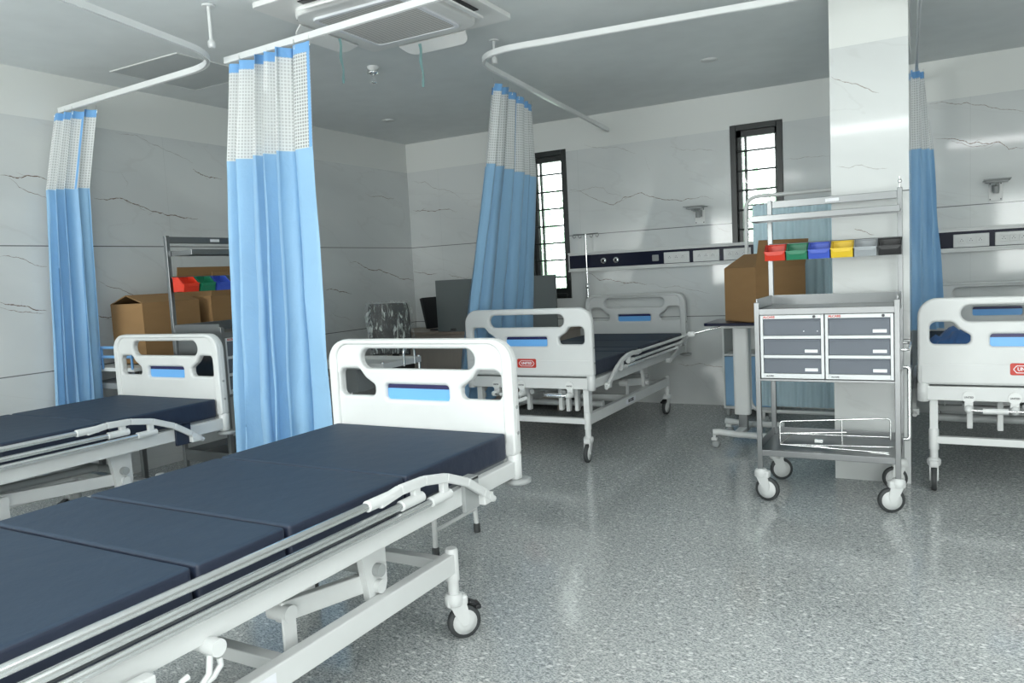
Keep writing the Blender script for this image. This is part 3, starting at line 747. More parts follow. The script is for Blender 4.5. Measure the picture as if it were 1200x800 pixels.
# ------------------------------------------------------------------ ceiling fittings
ac = thing('air_conditioner', 'square white ceiling cassette air conditioner with lowered louvres', 'air conditioner', (-2.54, 3.39, 0))
S = .49
mb = MB(); v, f = curve_mesh([rpoly([(-S, -S), (S, -S), (S, S), (-S, S)], .03, 4)], .010, .004); mb.add(v, f, 0, False, Matrix.Translation((0, 0, ZC-.015)))
v, f = curve_mesh([rpoly([(-.37, -.37), (.37, -.37), (.37, .37), (-.37, .37)], .12, 8)], .012, .012); mb.add(v, f, 0, False, Matrix.Translation((0, 0, ZC-.045)))
mb.build('cover_panel', M['ac'], ac)
mb = MB(); v, f = curve_mesh([rpoly([(-.26, -.26), (.26, -.26), (.26, .26), (-.26, .26)], .03, 4)], .004, .002); mb.add(v, f, 0, False, Matrix.Translation((0, 0, ZC-.072)))
mb.build('intake_grille', M['grille'], ac)
mb = MB(); v, f = curve_mesh([rpoly([(-.285, -.285), (.285, -.285), (.285, .285), (-.285, .285)], .045, 5), rpoly([(-.262, -.262), (.262, -.262), (.262, .262), (-.262, .262)], .03, 5)], .006, .002); mb.add(v, f, 0, False, Matrix.Translation((0, 0, ZC-.073)))
mb.build('grille_surround', M['label_white'], ac)
for k in range(4):
    R = Matrix.Rotation(k*PI/2, 4, 'Z')
    lo = MB(); out = rpoly([(-.235, 0), (.235, 0), (.20, .095), (-.20, .095)], [.004, .004, .08, .08], 7)
    v, f = curve_mesh([out], .003, .002); lo.add(v, f, 0, False, R @ Matrix.Translation((0, .40, ZC-.060)) @ Matrix.Rotation(-.42, 4, 'X'))
    lo.build('louvre', M['ac'], ac)
    tag(MB().box(-.23, .23, .385, .425, ZC-.034, ZC-.028, M=R).build('air_slot', M['black'], ac), 'dark air outlet slot')
for (x, y, lab) in ((-2.885, 3.40, 'teal ribbon tied to the left louvre of the air conditioner'), (-2.60, 3.76, 'teal ribbon tied to the right louvre of the air conditioner')):
    g = []
    for i in range(13):
        z = 2.615-.245*i/12; sw = .003*math.sin(i*.9)+.0012*i
        g.append([(x-.012+sw, y+.004*math.sin(i), z), (x+sw, y+.006*math.sin(i*1.3), z), (x+.012*(1-i*.05)+sw, y-.004, z)])
    tag(MB().sheet(g).build('ribbon', M['ribbon'], fix=False), lab, 'ribbon')
def downlight(x, y, lab):
    t = thing('downlight', lab, 'ceiling light', (x, y, ZC), 0)
    MB().lathe([(.050, -.001), (.062, -.004), (.062, -.0005)], (0, 0, 0), 'z', 28).build('trim_ring', M['ivory'], t)
    MB().lathe([(.002, -.003), (.048, -.003), (.048, -.001)], (0, 0, 0), 'z', 28).build('diffuser', M['ivory'], t)
downlight(-4.314, 5.667, 'small round ceiling downlight above the far left corner')
downlight(-1.40, 5.59, 'small round ceiling downlight in front of the right window')
sp = thing('fire_sprinkler', 'chrome fire sprinkler on the ceiling beyond the air conditioner', 'sprinkler', (-3.303, 4.209, ZC))
MB().lathe([(.020, -.03), (.040, -.012), (.042, -.001)], (0, 0, 0), 'z', 22).build('cover_plate', M['ivory'], sp)
mb = MB(); mb.lathe([(.012, -.055), (.040, -.045), (.040, -.035), (.014, -.030)], (0, 0, 0), 'z', 22); mb.build('escutcheon', M['chrome'], sp)
mb = MB(); mb.cyl((-.010, 0, -.06), (-.006, 0, -.105), .003, 8); mb.cyl((.010, 0, -.06), (.006, 0, -.105), .003, 8); mb.cyl((0, 0, -.055), (0, 0, -.1), .004, 8); mb.lathe([(.005, -.112), (.022, -.108), (.022, -.105), (.004, -.102)], (0, 0, 0), 'z', 16)
mb.build('sprinkler_head', M['chrome'], sp)
ht = thing('ceiling_hatch', 'grey square access hatch in the ceiling near the left wall', 'access hatch', (0, 0, 0))
MB().box(-4.64, -4.0, 3.22, 3.86, ZC-.004, ZC).build('hatch_panel', M['hatch'], ht)
mb = MB()
for a in ((-4.648, -4.64, 3.212, 3.868), (-4.0, -3.992, 3.212, 3.868), (-4.64, -4.0, 3.212, 3.22), (-4.64, -4.0, 3.86, 3.868)): mb.box(a[0], a[1], a[2], a[3], ZC-.006, ZC)
mb.build('hatch_rim', M['ivory'], ht)

# ------------------------------------------------------------------ wall fittings on the back wall
def head_panel(label, x0, x1, gas, switches, small):
    t = thing('bed_head_panel', label, 'socket panel', (0, YB, 0), 0)
    b = MB(); b.box(x0, x1, -.055, 0, 1.262, 1.428, bev=.010); b.box(x0, x1, -.062, 0, 1.418, 1.432, bev=.003); b.box(x0, x1, -.062, 0, 1.250, 1.268, bev=.003)
    b.build('panel_housing', M['ivory'], t)
    MB().box(x0+.015, x1-.015, -.059, -.050, 1.282, 1.405, bev=.003).build('navy_fascia', M['navy_panel'], t)
    for x in gas:
        g = MB(); g.lathe([(.014, -.022), (.026, -.020), (.028, -.004), (.028, 0)], (x, -.058, 1.343), 'y', 22, 0); g.lathe([(.002, -.024), (.013, -.024)], (x, -.058, 1.343), 'y', 18, 1)
        g.build('gas_outlet', [M['chrome'], M['black']], t)
    for x in small: MB().box(x-.03, x+.03, -.066, -.058, 1.312, 1.368, bev=.006).build('data_socket', M['grey_plastic'], t)
    for x in switches:
        s = MB(); s.box(x, x+.232, -.070, -.058, 1.286, 1.384, bev=.004)
        for k in range(3):
            a = x+.030+k*.060; s.box(a, a+.050, -.0735, -.069, 1.312, 1.360, 0, bev=.003)
            for (u, w) in ((-.008, 0), (.008, 0), (0, .012)): s.cyl((a+.025+u, -.0745, 1.334+w), (a+.025+u, -.0725, 1.334+w), .003, 8, 1)
        s.build('socket_plate', [M['ivory'], M['dark_print']], t)
    return t
head_panel('long navy and white socket panel with two round gas outlets above the middle bed', -3.09, -.60, (-2.721, -2.597), (-2.14, -1.874, -1.608, -1.342, -1.076), (-2.22,))
head_panel('navy and white socket panel on the wall above the bed at the right edge', -.02, 1.95, (1.5, 1.62), (.117, .385, .653), ())
def bracket(label, x, z):
    t = thing('monitor_bracket', label, 'wall bracket', (x, YB, z))
    p = MB(); p.box(-.045, .045, -.010, 0, -.085, .055, bev=.003)
    for a in (-.034, .034):
        for b in (-.072, .042): p.cyl((a, -.013, b), (a, -.009, b), .005, 8, 1)
    p.build('wall_plate', [M['ivory'], M['dark_print']], t)
    a = MB(); a.box(-.022, .022, -.07, -.008, -.02, .035, bev=.004); a.cyl((0, -.07, -.03), (0, -.07, .05), .020, 14); a.bar((0, -.07, .03), (-.02, -.17, .04), .03, .028, bev=.003)
    a.build('swivel_arm', M['grey_plastic'], t)
    s = MB(); s.box(-.085, .085, -.24, -.07, .055, .064, bev=.002); s.box(-.07, .07, -.20, -.12, .040, .056, bev=.002); s.build('mounting_plate', M['grey_plastic'], t)
bracket('steel monitor bracket on the back wall above the middle bed', -1.818, 1.70)
bracket('steel monitor bracket on the back wall above the bed at the right edge', .39, 1.70)
# IV pole standing in the head corner of the middle bed
iv = thing('iv_pole', 'slim chrome IV pole with hooks at the head of the middle bed', 'IV pole', (-2.885, 6.705, 0))
MB().cyl((0, 0, .44), (0, 0, 1.10), .012, 12).build('outer_tube', M['chrome'], iv)
mb = MB(); mb.cyl((0, 0, 1.10), (0, 0, 1.60), .008, 12); mb.lathe([(.013, 1.09), (.017, 1.10), (.017, 1.13), (.009, 1.14)], (0, 0, 0), 'z', 14); mb.build('inner_tube', M['chrome'], iv)
mb = MB()
for s in (-1, 1):
    mb.tube([(0, 0, 1.60), (s*.06, 0, 1.602), (s*.125, 0, 1.604), (s*.133, 0, 1.585), (s*.120, 0, 1.568), (s*.105, 0, 1.575), (s*.104, 0, 1.588)], .004, 8)
    mb.tube([(s*.06, 0, 1.602), (s*.075, 0, 1.585), (s*.062, 0, 1.566), (s*.046, 0, 1.572), (s*.045, 0, 1.586)], .004, 8)
mb.build('hook', M['steel'], iv)

# ------------------------------------------------------------------ drawer trolleys with bins
def storage_bin(color, label, M4, group):
    b = MB(); w, dpt, hb, hf = .106, .100, .086, .046; t = .003
    # sides: tall at the back, sloping down to the front lip
    for s in (-1, 1):
        b.prism([(0, 0), (0, hb), (-.050, hb), (-.088, hf), (-dpt, hf), (-dpt*.88, 0)], s*w/2-(t if s > 0 else 0), s*w/2+(t if s < 0 else 0), 'x')
    b.box(-w/2, w/2, -.088, 0, 0, t); b.box(-w/2, w/2, -t, 0, 0, hb)
    b.prism([(-.088, 0), (-dpt, hf), (-dpt-t, hf), (-.088-t, 0)], -w/2, w/2, 'x')
    # folded lip and stacking rim
    b.prism([(-w/2-.003, hf+.004), (w/2+.003, hf+.004), (w/2-.016, hf-.016), (-w/2+.016, hf-.016)], -dpt-.006, -dpt+.001, 'y')
    b.tube([(-w/2, 0, hb), (-w/2, -.050, hb), (-w/2, -.088, hf+.004), (-w/2, -dpt, hf+.002)], .004, 6)
    b.tube([(w/2, 0, hb), (w/2, -.050, hb), (w/2, -.088, hf+.004), (w/2, -dpt, hf+.002)], .004, 6)
    b.cyl((-w/2, -.004, hb), (w/2, -.004, hb), .004, 6)
    o = b.build('storage_bin', M['bin_'+color]); o.matrix_world = M4
    return tag(o, label, 'bin', group)
def drawer_trolley(label, loc, rz, W, D, group, ov=.06):
    t = thing('drawer_trolley', label, 'medical trolley', loc, rz, group)
    h, d = W/2, D/2
    p = 0.0125
    for (x, y, zb, zt) in ((-h+p, -d+p, .165, 1.05), (h-p, -d+p, .165, 1.05), (-h+p, d-p, .165, 1.60), (h-p, d-p, .165, 1.61)):
        MB().box(x-p, x+p, y-p, y+p, zb, zt, bev=.002).build('post', M['steel'], t)
    r = MB(); r.box(-h+.025, h-.025, d-.016, d-.008, 1.555, 1.595, bev=.002); cb_ = r.build('top_crossbar', M['steel'], t); tag(MB().box(-.035, .035, d-.0185, d-.016, 1.566, 1.584, bev=.001).build('name_plate', M['label_white'], cb_), 'small white name plate')
    s = MB(); s.box(-h-ov, h-.005, d-.20, d-.02, 1.487, 1.492)
    s.box(-h-ov, h-.005, d-.205, d-.198, 1.478, 1.510, bev=.002); s.box(-h-ov, h-.005, d-.026, d-.022, 1.478, 1.510); s.box(-h-ov-.002, -h-ov+.004, d-.20, d-.02, 1.478, 1.506)
    s.build('upper_shelf', M['steel'], t)
    r = MB(); r.box(-h+.02, h-.02, d-.030, d-.024, 1.325, 1.352, bev=.001); r.cyl((-h+.01, d-.035, 1.352), (h-.01, d-.035, 1.352), .004, 8); r.build('bin_rail', M['steel'], t)
    # tray top with raised edges
    s = MB(); s.box(-h+.02, h-.02, -d+.01, d-.01, 1.008, 1.014)
    s.box(-h+.02, h-.02, -d+.002, -d+.010, .985, 1.018, bev=.002); s.box(-h+.02, h-.02, d-.024, d-.018, 1.01, 1.068); s.box(-h+.008, -h+.014, -d+.02, d-.02, .985, 1.068); s.box(h-.014, h-.008, -d+.02, d-.02, .985, 1.068)
    s.build('tray_top', M['steel'], t)
    # two drawer housings, three drawers each
    for k in (-1, 1):
        x0, x1 = (-h+.028, -.003) if k < 0 else (.003, h-.028)
        c = MB(); y0 = -d+.008
        c.box(x0, x1, y0+.03, d-.03, .655, .983); c.box(x0, x0+.014, y0, y0+.03, .655, .983, bev=.002); c.box(x1-.014, x1, y0, y0+.03, .655, .983, bev=.002)
        c.box(x0+.014, x1-.014, y0, y0+.03, .963, .983, bev=.002); c.box(x0+.014, x1-.014, y0, y0+.03, .655, .680, bev=.002)
        for z in (.768, .868): c.box(x0+.014, x1-.014, y0, y0+.03, z-.008, z+.008, bev=.002)
        v, f = text_mesh('ALCARE', .016, .0005, .0005); c.add(v, f, 1, False, Matrix.Translation((x0+.045, y0-.001, .973)) @ RX90)
        v, f = text_mesh('ALCARE', .010, .0005, .0003); c.add(v, f, 2, False, Matrix.Translation((x0+.045, y0-.001, .667)) @ RX90)
        c.cyl((x1-.045, y0-.006, .973), (x1-.045, y0, .973), .007, 14, 2); c.cyl((x1-.022, y0-.003, .973), (x1-.022, y0, .973), .0035, 10, 3)
        hs = c.build('drawer_housing', [M['drawer_frame'], M['red_print'], M['dark_print'], M['chrome']], t)
        for j, (za, zb) in enumerate(((.681, .759), (.777, .859), (.877, .962))):
            q = MB(); q.box(x0+.016, x1-.016, y0+.006, y0+.028, za, zb, 0, bev=.003)
            q.box(x0+.016, x1-.016, y0+.001, y0+.010, zb-.010, zb-.002, 0, bev=.002)
            if k < 0 and j == 2:
                q.cyl((x1-.095, y0+.002, za+.022), (x1-.095, y0+.007, za+.022), .003, 8, 1); q.cyl((x1-.030, y0+.002, za+.022), (x1-.030, y0+.007, za+.022), .003, 8, 1)
            else: q.box(x1-.092, x1-.030, y0+.002, y0+.007, za+.012, za+.028, 1, bev=.001)
            q.build('drawer', [M['drawer'], M['label_white']], hs)
    s = MB(); s.box(-h+.01, h-.01, -d+.004, d-.004, .640, .652, bev=.002); s.build('drawer_support', M['steel'], t)
    MB().box(h-.022, h-.016, -d+.028, d-.028, .655, .985).build('side_panel', M['steel'], t); MB().box(-h+.016, -h+.022, -d+.028, d-.028, .655, .985).build('side_panel', M['steel'], t)
    s = MB(); s.box(-h+.012, h-.012, -d+.012, d-.012, .262, .268); s.box(-h+.02, h-.02, -d+.004, -d+.012, .240, .272, bev=.002); s.box(-h+.02, h-.02, d-.012, d-.004, .240, .31, bev=.002)
    s.box(-h+.006, -h+.012, -d+.02, d-.02, .245, .31); s.box(h-.012, h-.006, -d+.02, d-.02, .245, .31)
    s.build('lower_shelf', M['steel'], t)
    for (z) in (.62, .40):
        pass
    g = MB(); g.tube(arc3([(h, -d+.06, .80), (h+.035, -d+.06, .80), (h+.035, d-.06, .80), (h, d-.06, .80)], .03, 4), .008, 10); g.tube(arc3([(h, d-.12, .30), (h+.028, d-.12, .30), (h+.028, d-.12, .68), (h, d-.12, .68)], .03, 4), .010, 10); g.build('push_handle', M['chrome'], t)
    k = MB(); k.cyl((h-p, d-p, 1.61), (h-p, d-p, 1.665), .005, 10); k.lathe([(.004, 1.63), (.012, 1.64), (.004, 1.655)], (h-p, d-p, 0), 'z', 12); k.build('drip_hook', M['chrome'], t)
    for (x, y, a) in ((-h+.015, -d+.015, -.15), (h-.015, -d+.015, PI+.35), (-h+.015, d-.015, .4), (h-.015, d-.015, PI+.2)): caster(t, x, y, .17, a, .0625, False)
    return t
def trolley_bins(t, W, D, tags, group):
    Mw = Matrix.Translation(t.location) @ Matrix.Rotation(t.rotation_euler.z, 4, 'Z')
    n = len(tags); pitch = (W+.0)/6
    for i, c in enumerate(tags):
        x = -W/2+pitch*(i+.5)
        storage_bin(c[0], c[1], Mw @ Matrix.Translation((x, D/2-.042, 1.262)), group)
T1 = drawer_trolley('stainless drawer trolley on white casters in front of the pillar', (-.490, 4.315, 0), 0, .680, .445, 'stainless drawer trolleys with bins')
near = 'on the trolley in front of the pillar'
trolley_bins(T1, .68, .445, [('red', 'red plastic bin, leftmost '+near), ('green', 'green plastic bin '+near), ('blue', 'blue plastic bin '+near), ('yellow', 'yellow plastic bin '+near), ('grey', 'grey plastic bin '+near), ('black', 'black plastic bin, rightmost '+near)], 'coloured bins on the front trolley')
T2 = drawer_trolley('stainless drawer trolley by the left wall, half hidden by the large curtain', (-3.80, 3.375, 0), PI/2, .72, .43, 'stainless drawer trolleys with bins', -.03)
far = 'on the trolley by the left wall'
trolley_bins(T2, .72, .43, [('red', 'red plastic bin '+far), ('red', 'red plastic bin second '+far)][:1]+[('green', 'green plastic bin '+far), ('blue', 'blue plastic bin '+far+', cut by the large curtain')], 'coloured bins on the far left trolley')
# wire guard lying on the lower shelf of the front trolley
wg = MB(); z0 = .285
A = [(-.24, -.12, z0), (-.24, -.12, .41), (.285, -.02, .43), (.285, -.02, z0+.03)]
wg.tube(arc3(A, .02, 3)+[], .0045, 8)
for (p, q) in (((-.24, -.12, z0), (.30, -.06, z0+.005)), ((-.24, -.12, .345), (.08, -.06, .355)), ((.06, -.063, .285), (.06, -.063, .425)), ((-.24, -.12, z0), (.285, -.17, z0)), ((-.20, .02, z0+.03), (.285, .06, z0+.03)), ((-.24, -.12, .33), (-.20, .02, z0+.03)), ((-.24, -.12, z0), (-.20, .02, z0+.03)), ((-.10, -.10, z0), (.285, -.16, z0-.01))):
    wg.cyl(p, q, .0042, 8)
wg.box(-.07, -.03, -.10, -.085, .30, .318)
o = wg.build('wire_basket', M['chrome']); o.location = (-.490, 4.315, 0)
tag(o, 'chrome wire guard lying on the bottom shelf of the front trolley', 'wire basket')

# ------------------------------------------------------------------ cartons
def carton(label, loc, rz, w, d, h, flaps, group, mark=None):
    t = thing('cardboard_box', label, 'cardboard box', loc, rz, group)
    b = MB(); e = .006; X, Y = w/2, d/2
    b.box(-X, X, -Y, Y, 0, e); b.box(-X, X, -Y, -Y+e, 0, h); b.box(-X, X, Y-e, Y, 0, h); b.box(-X, -X+e, -Y+e, Y-e, 0, h); b.box(X-e, X, -Y+e, Y-e, 0, h)
    b.build('box_body', M['cardboard'], t)
    for side, ang, ln in flaps:
        f = MB(); ww = w if side in 'ns' else d
        f.box(-ww/2+.003, ww/2-.003, 0, ln, -.003, .003)
        o = f.build('flap', M['cardboard'], t)
        R = {'s': 0, 'e': PI/2, 'n': PI, 'w': -PI/2}[side]
        pos = {'s': (0, -Y, h), 'n': (0, Y, h), 'e': (X, 0, h), 'w': (-X, 0, h)}[side]
        o.matrix_local = Matrix.Translation(pos) @ Matrix.Rotation(R, 4, 'Z') @ Matrix.Rotation(ang, 4, 'X')
    if mark:
        q = MB(); v, f = text_mesh('TI', .075, .0005, .002, .8); q.add(v, f, 0, False, Matrix.Translation((mark[0], -Y-.001, mark[1])) @ RX90)
        q.build('printed_mark', M['dark_print'], t)
    return t
carton('brown cardboard box with raised flaps on the white overbed table', (-1.035, 5.47, .857), math.radians(-42), .35, .40, .365, [('s', .50, .19), ('e', 1.78, .18), ('n', 1.1, .15)], 'cardboard boxes')
carton('smaller brown cardboard box with lifted lid flap, left of the trolley by the wall', (-4.665, 3.40, .802), PI/2, .44, .33, .40, [('s', .32, .172), ('n', .32, .172)], 'cardboard boxes')
carton('taller brown cardboard box standing behind the bins of the trolley by the wall', (-4.665, 4.02, .802), PI/2, .62, .36, .42, [('s', 1.75, .17), ('n', 1.45, .22), ('w', .4, .2)], 'cardboard boxes', (-.03, .30))
# long service table that carries them
tb = thing('service_table', 'long grey table with blue edged rail along the left wall, carrying two cardboard boxes', 'table', (0, 0, 0))
MB().box(-4.93, -4.43, 3.03, 4.38, .775, .80, bev=.004).build('tabletop', M['ivory'], tb)
MB().box(-4.93, -4.43, 3.03, 4.38, .66, .70, bev=.004).build('lower_shelf', M['grey_deck'], tb)
for x in (-4.90, -4.46):
    for y in (3.06, 4.35): MB().box(x-.015, x+.015, y-.015, y+.015, 0, .775).build('leg', M['steel'], tb)
mb = MB()
for z in (.87, .93): mb.cyl((-4.93, 3.03, z), (-4.43, 3.03, z), .010, 10)
mb.cyl((-4.44, 3.03, .79), (-4.44, 3.03, .94), .008, 8); mb.cyl((-4.92, 3.03, .79), (-4.92, 3.03, .94), .008, 8); mb.cyl((-4.54, 3.03, .79), (-4.54, 3.03, .94), .008, 8); mb.cyl((-4.74, 3.03, .79), (-4.74, 3.03, .94), .008, 8)
tag(mb.build('end_rail', M['hem'], tb), 'blue end rail')

# ------------------------------------------------------------------ overbed table
ot = thing('overbed_table', 'white overbed table on casters carrying the large cardboard box', 'overbed table', (-1.05, 5.46, 0))
mb = MB(); v, f = curve_mesh([rpoly([(-.36, -.21), (.40, -.21), (.40, .21), (-.36, .21)], .03, 4)], .007, .003); mb.add(v, f, 0, False, Matrix.Translation((0, 0, .845)))
mb.build('tabletop', [M['navy_panel']], ot)
MB().box(-.28, .0, -.06, .06, .805, .835, bev=.006).build('top_bracket', M['ivory'], ot)
mb = MB(); v, f = curve_mesh([rpoly([(-.055, -.04), (.055, -.04), (.055, .04), (-.055, .04)], .022, 4)], .305, .003); mb.add(v, f, 0, False, Matrix.Translation((-.148, 0, .500)))
mb.build('column', M['ivory'], ot)
MB().box(-.175, -.115, -.025, .025, .07, .20, bev=.004).build('inner_column', M['steel'], ot)
mb = MB(); mb.tube([(-.30, -.26, .105), (-.26, -.25, .108), (-.14, -.20, .085), (.10, -.22, .085)], .022, 10); mb.bar((-.145, -.22, .085), (-.145, .18, .085), .06, .035, bev=.008); mb.tube([(-.32, .20, .095), (-.14, .17, .085), (.10, .18, .085)], .022, 10)
mb.build('base', M['ivory'], ot)
for (x, y) in ((-.29, -.26), (.08, -.22), (-.30, .20), (.08, .18)):
    c = MB(); c.cyl((x, y, .05), (x, y, .10), .010, 10); c.box(x-.02, x+.02, y-.012, y+.012, .05, .07, bev=.004); o = c.build('caster', M['ivory'], ot)
    for s in (-1, 1): MB().lathe([(.008, -.006), (.024, -.007), (.026, 0), (.024, .007), (.008, .006)], (x+.010, y+s*.014, .0265), 'y', 18).build('wheel', M['grey_plastic'], o)
mb = MB(); mb.tube([(-.28, -.05, .815), (-.36, -.06, .80), (-.47, -.06, .772)], .007, 10); lv = mb.build('height_lever', M['chrome'], ot)
mb = MB(); mb.lathe([(.006, -.030), (.020, -.020), (.020, .02), (.008, .030)], (-.485, -.06, .768), 'x', 14); tag(mb.build('lever_knob', M['ivory'], lv), 'white lever knob')

# folding screen behind the pillar
fs_ = thing('folding_screen', 'pale blue cloth screen in a white tubular frame behind the trolley and pillar', 'screen', (-.80, 5.84, 0))
mb = MB(); mb.tube(arc3([(.40, 0, 1.735), (-.425, 0, 1.735), (-.425, 0, .145), (.40, 0, .145)], .10, 8), .014, 12); mb.cyl((.42, 0, .10), (.42, 0, 1.735), .014, 12)
for x in (-.33, .42):
    mb.cyl((x, -.13, .07), (x, .13, .07), .013, 10); mb.cyl((x, 0, .07), (x, 0, .145), .012, 10)
    for s in (-1, 1): mb.lathe([(.010, -.012), (.032, -.012), (.032, .012), (.010, .012)], (x, s*.12, .033), 'x', 16); 
mb.build('tube_frame', M['ivory'], fs_)
g = []; uv = []
for r in range(21):
    z = 1.675-1.49*r/20; row = []
    for i in range(91):
        x = -.375+.76*i/90; row.append((x, .012*math.sin(i*.95+.6*math.sin(i*.21))*(.5+.5*math.sin(i*.13)**2)-.004, z))
    g.append(row)
MB().sheet(g).build('screen_cloth', M['screen_cloth'], fs_, fix=False)
MB().cyl((-.425, 0, 1.675), (.42, 0, 1.675), .006, 8).build('cloth_rod', M['steel'], fs_)

# bedside locker at the back wall
lk = thing('bedside_locker', 'white bedside locker with a blue door, behind the overbed table', 'locker', (-1.345, 6.52, 0))
mb = MB(); w, d = .20, .19
for x in (-w, w-.016): mb.box(x, x+.016, -d, d, .06, .755, bev=.002)
mb.box(-w+.016, w-.016, -d, d, .06, .08); mb.box(-w+.016, w-.016, -d, d, .50, .515); mb.box(-w+.016, w-.016, d-.012, d, .08, .755)
mb.build('locker_body', M['ivory'], lk)
MB().box(-w-.01, w+.01, -d-.01, d, .755, .78, bev=.005).build('locker_top', M['ivory'], lk)
dr = MB().box(-w+.02, w-.02, -d-.012, -d+.004, .085, .495, bev=.004).build('locker_door', M['curtain'], lk)
MB().box(w-.06, w-.045, -d-.024, -d-.010, .30, .40, bev=.003).build('door_handle', M['chrome'], dr)
for x in (-w+.03, w-.03):
    for y in (-d+.03, d-.03): MB().lathe([(.018, .001), (.022, .02), (.012, .06)], (x, y, 0), 'z', 14).build('foot', M['grey_plastic'], lk)

# ------------------------------------------------------------------ counter, partition, chair, small trolley in the far corner
dk = thing('counter_desk', 'brown laminate counter along the back wall in the far left corner', 'desk', (0, 0, 0))
MB().box(-4.95, -3.0, 6.20, 6.78, .705, .735, bev=.004).build('countertop', M['wood'], dk)
MB().box(-4.93, -3.0, 6.235, 6.255, .06, .705).build('front_panel', M['wood_front'], dk)
for x in (-4.94, -3.02): MB().box(x-.01, x+.01, 6.22, 6.77, 0, .705).build('side_panel', M['wood_front'], dk)
pt = thing('desk_partition', 'dark grey privacy board standing on the front of the brown counter', 'partition board', (0, 0, 0))
MB().box(-4.285, -2.985, 6.205, 6.232, .737, 1.238, bev=.003).build('board_panel', M['partition'], pt)
for x in (-4.1, -3.15): MB().box(x-.03, x+.03, 6.20, 6.26, .735, .765, bev=.003).build('clamp_foot', M['steel'], pt)
mo = thing('monitor', 'black flat screen seen edge on, left of the grey privacy board', 'monitor', (-4.36, 6.46, .735), math.radians(80))
mb = MB(); mb.prism([(.02, .03), (.040, .03), (.110, .33), (.070, .34)], -.24, .24, 'x'); mb.build('screen_housing', M['black'], mo)
mb = MB(); mb.box(-.03, .03, .045, .075, .0, .14, bev=.004); mb.box(-.10, .10, -.02, .13, 0, .012, bev=.004); mb.build('stand', M['black'], mo)
# office chair in plastic wrap
oc = thing('office_chair', 'black office chair wrapped in clear crumpled plastic in the far corner', 'chair', (-4.38, 5.52, 0), math.radians(10))
def backsheet(off, amp, seed):
    rnd = random.Random(seed); g = []
    for r in range(25):
        z = .58+.475*r/24; row = []
        for i in range(21):
            u = i/20*2-1; w = .205*(1-.10*max(0, (r-18)/6)**2) * (.90 if r < 3 else 1)
            bow = .045*u*u
            row.append((u*w, -bow+.10-.03*(z-.6)+off+amp*math.sin(u*13+z*31+rnd.random()*.5)*math.sin(z*23-u*5), z+(amp*1.5*math.sin(u*17) if r == 24 else 0)))
        g.append(row)
    return g
mb = MB(); g1 = backsheet(0, 0, 1); g2 = backsheet(.035, 0, 1); mb.sheet(g1); mb.sheet(g2)
for ga, gb in ((g1, g2),):
    R_, C_ = 25, 21
    edge = [(r, 0) for r in range(R_)]+[(R_-1, c) for c in range(C_)]+[(r, C_-1) for r in range(R_-1, -1, -1)]+[(0, c) for c in range(C_-1, -1, -1)]
    mb.sheet([[ga[r][c] for r, c in edge], [gb[r][c] for r, c in edge]])
mb.build('backrest', M['black'], oc)
mb = MB(); mb.sheet([[(p[0]*1.09, p[1], p[2]+.01) for p in row] for row in backsheet(-.022, .011, 4)]); mb.sheet([[(p[0]*1.09, p[1], p[2]+.01) for p in row] for row in backsheet(.06, .011, 5)])
tag(mb.build('plastic_wrap', M['wrap'], oc, fix=False), 'crumpled clear plastic wrap')
mb = MB(); mb.box(-.23, .23, -.36, .10, .44, .52, bev=.03, seg=3); mb.build('seat', M['black'], oc)
mb = MB(); mb.bar((0, .05, .45), (0, .16, .45), .06, .02); mb.bar((0, .16, .44), (0, .145, .70), .06, .02); mb.build('back_bracket', M['black'], oc)
mb = MB(); mb.cyl((0, -.13, .10), (0, -.13, .44), .025, 14); mb.build('gas_lift', M['chrome'], oc)
mb = MB()
for k in range(5):
    a = 2*PI*k/5; mb.bar((0, -.13, .10), (.28*math.cos(a), -.13+.28*math.sin(a), .075), .045, .03, bev=.006)
mb.build('star_base', M['black'], oc)
for k in range(5):
    a = 2*PI*k/5; MB().lathe([(.008, -.02), (.028, -.02), (.030, 0), (.028, .02), (.008, .02)], (.28*math.cos(a), -.13+.28*math.sin(a), .030), 'x', 16).build('caster', M['tyre'], oc)
# low instrument trolley seen through the nearest headboard
it = thing('instrument_trolley', 'low stainless instrument trolley seen through the slot of the nearest headboard', 'instrument trolley', (-3.98, 4.72, 0))
for x in (-.36, .36):
    for y in (-.23, .23): MB().cyl((x, y, .07), (x, y, .66), .0125, 12).build('leg', M['chrome'], it)
mb = MB(); mb.box(-.37, .37, -.24, .24, .615, .622); mb.box(-.37, .37, -.245, -.238, .605, .65, bev=.002); mb.box(-.37, .37, .238, .245, .605, .65, bev=.002); mb.box(-.375, -.368, -.24, .24, .605, .65); mb.box(.368, .375, -.24, .24, .605, .65); mb.build('tray', M['ivory'], it)
MB().box(-.36, .36, -.23, .23, .20, .21).build('lower_shelf', M['steel'], it)
mb = MB(); mb.tube(arc3([(.37, .02, .60), (.37, .02, .745), (.37, .16, .745), (.37, .16, .60)], .05, 6), .010, 10); mb.build('push_handle', M['chrome'], it)
dbx = MB().box(-.34, .10, -.22, .22, .42, .612, bev=.003).build('drawer_box', M['grey_plastic'], it)
for x in (-.26, -.19): MB().box(x-.012, x+.012, -.232, -.221, .52, .54, bev=.002).build('drawer_label', M['label_white'], dbx)
for x in (-.36, .36):
    for y in (-.23, .23):
        MB().lathe([(.008, -.012), (.034, -.012), (.036, 0), (.034, .012), (.008, .012)], (x, y, .036), 'x', 18).build('caster', M['tyre'], it)
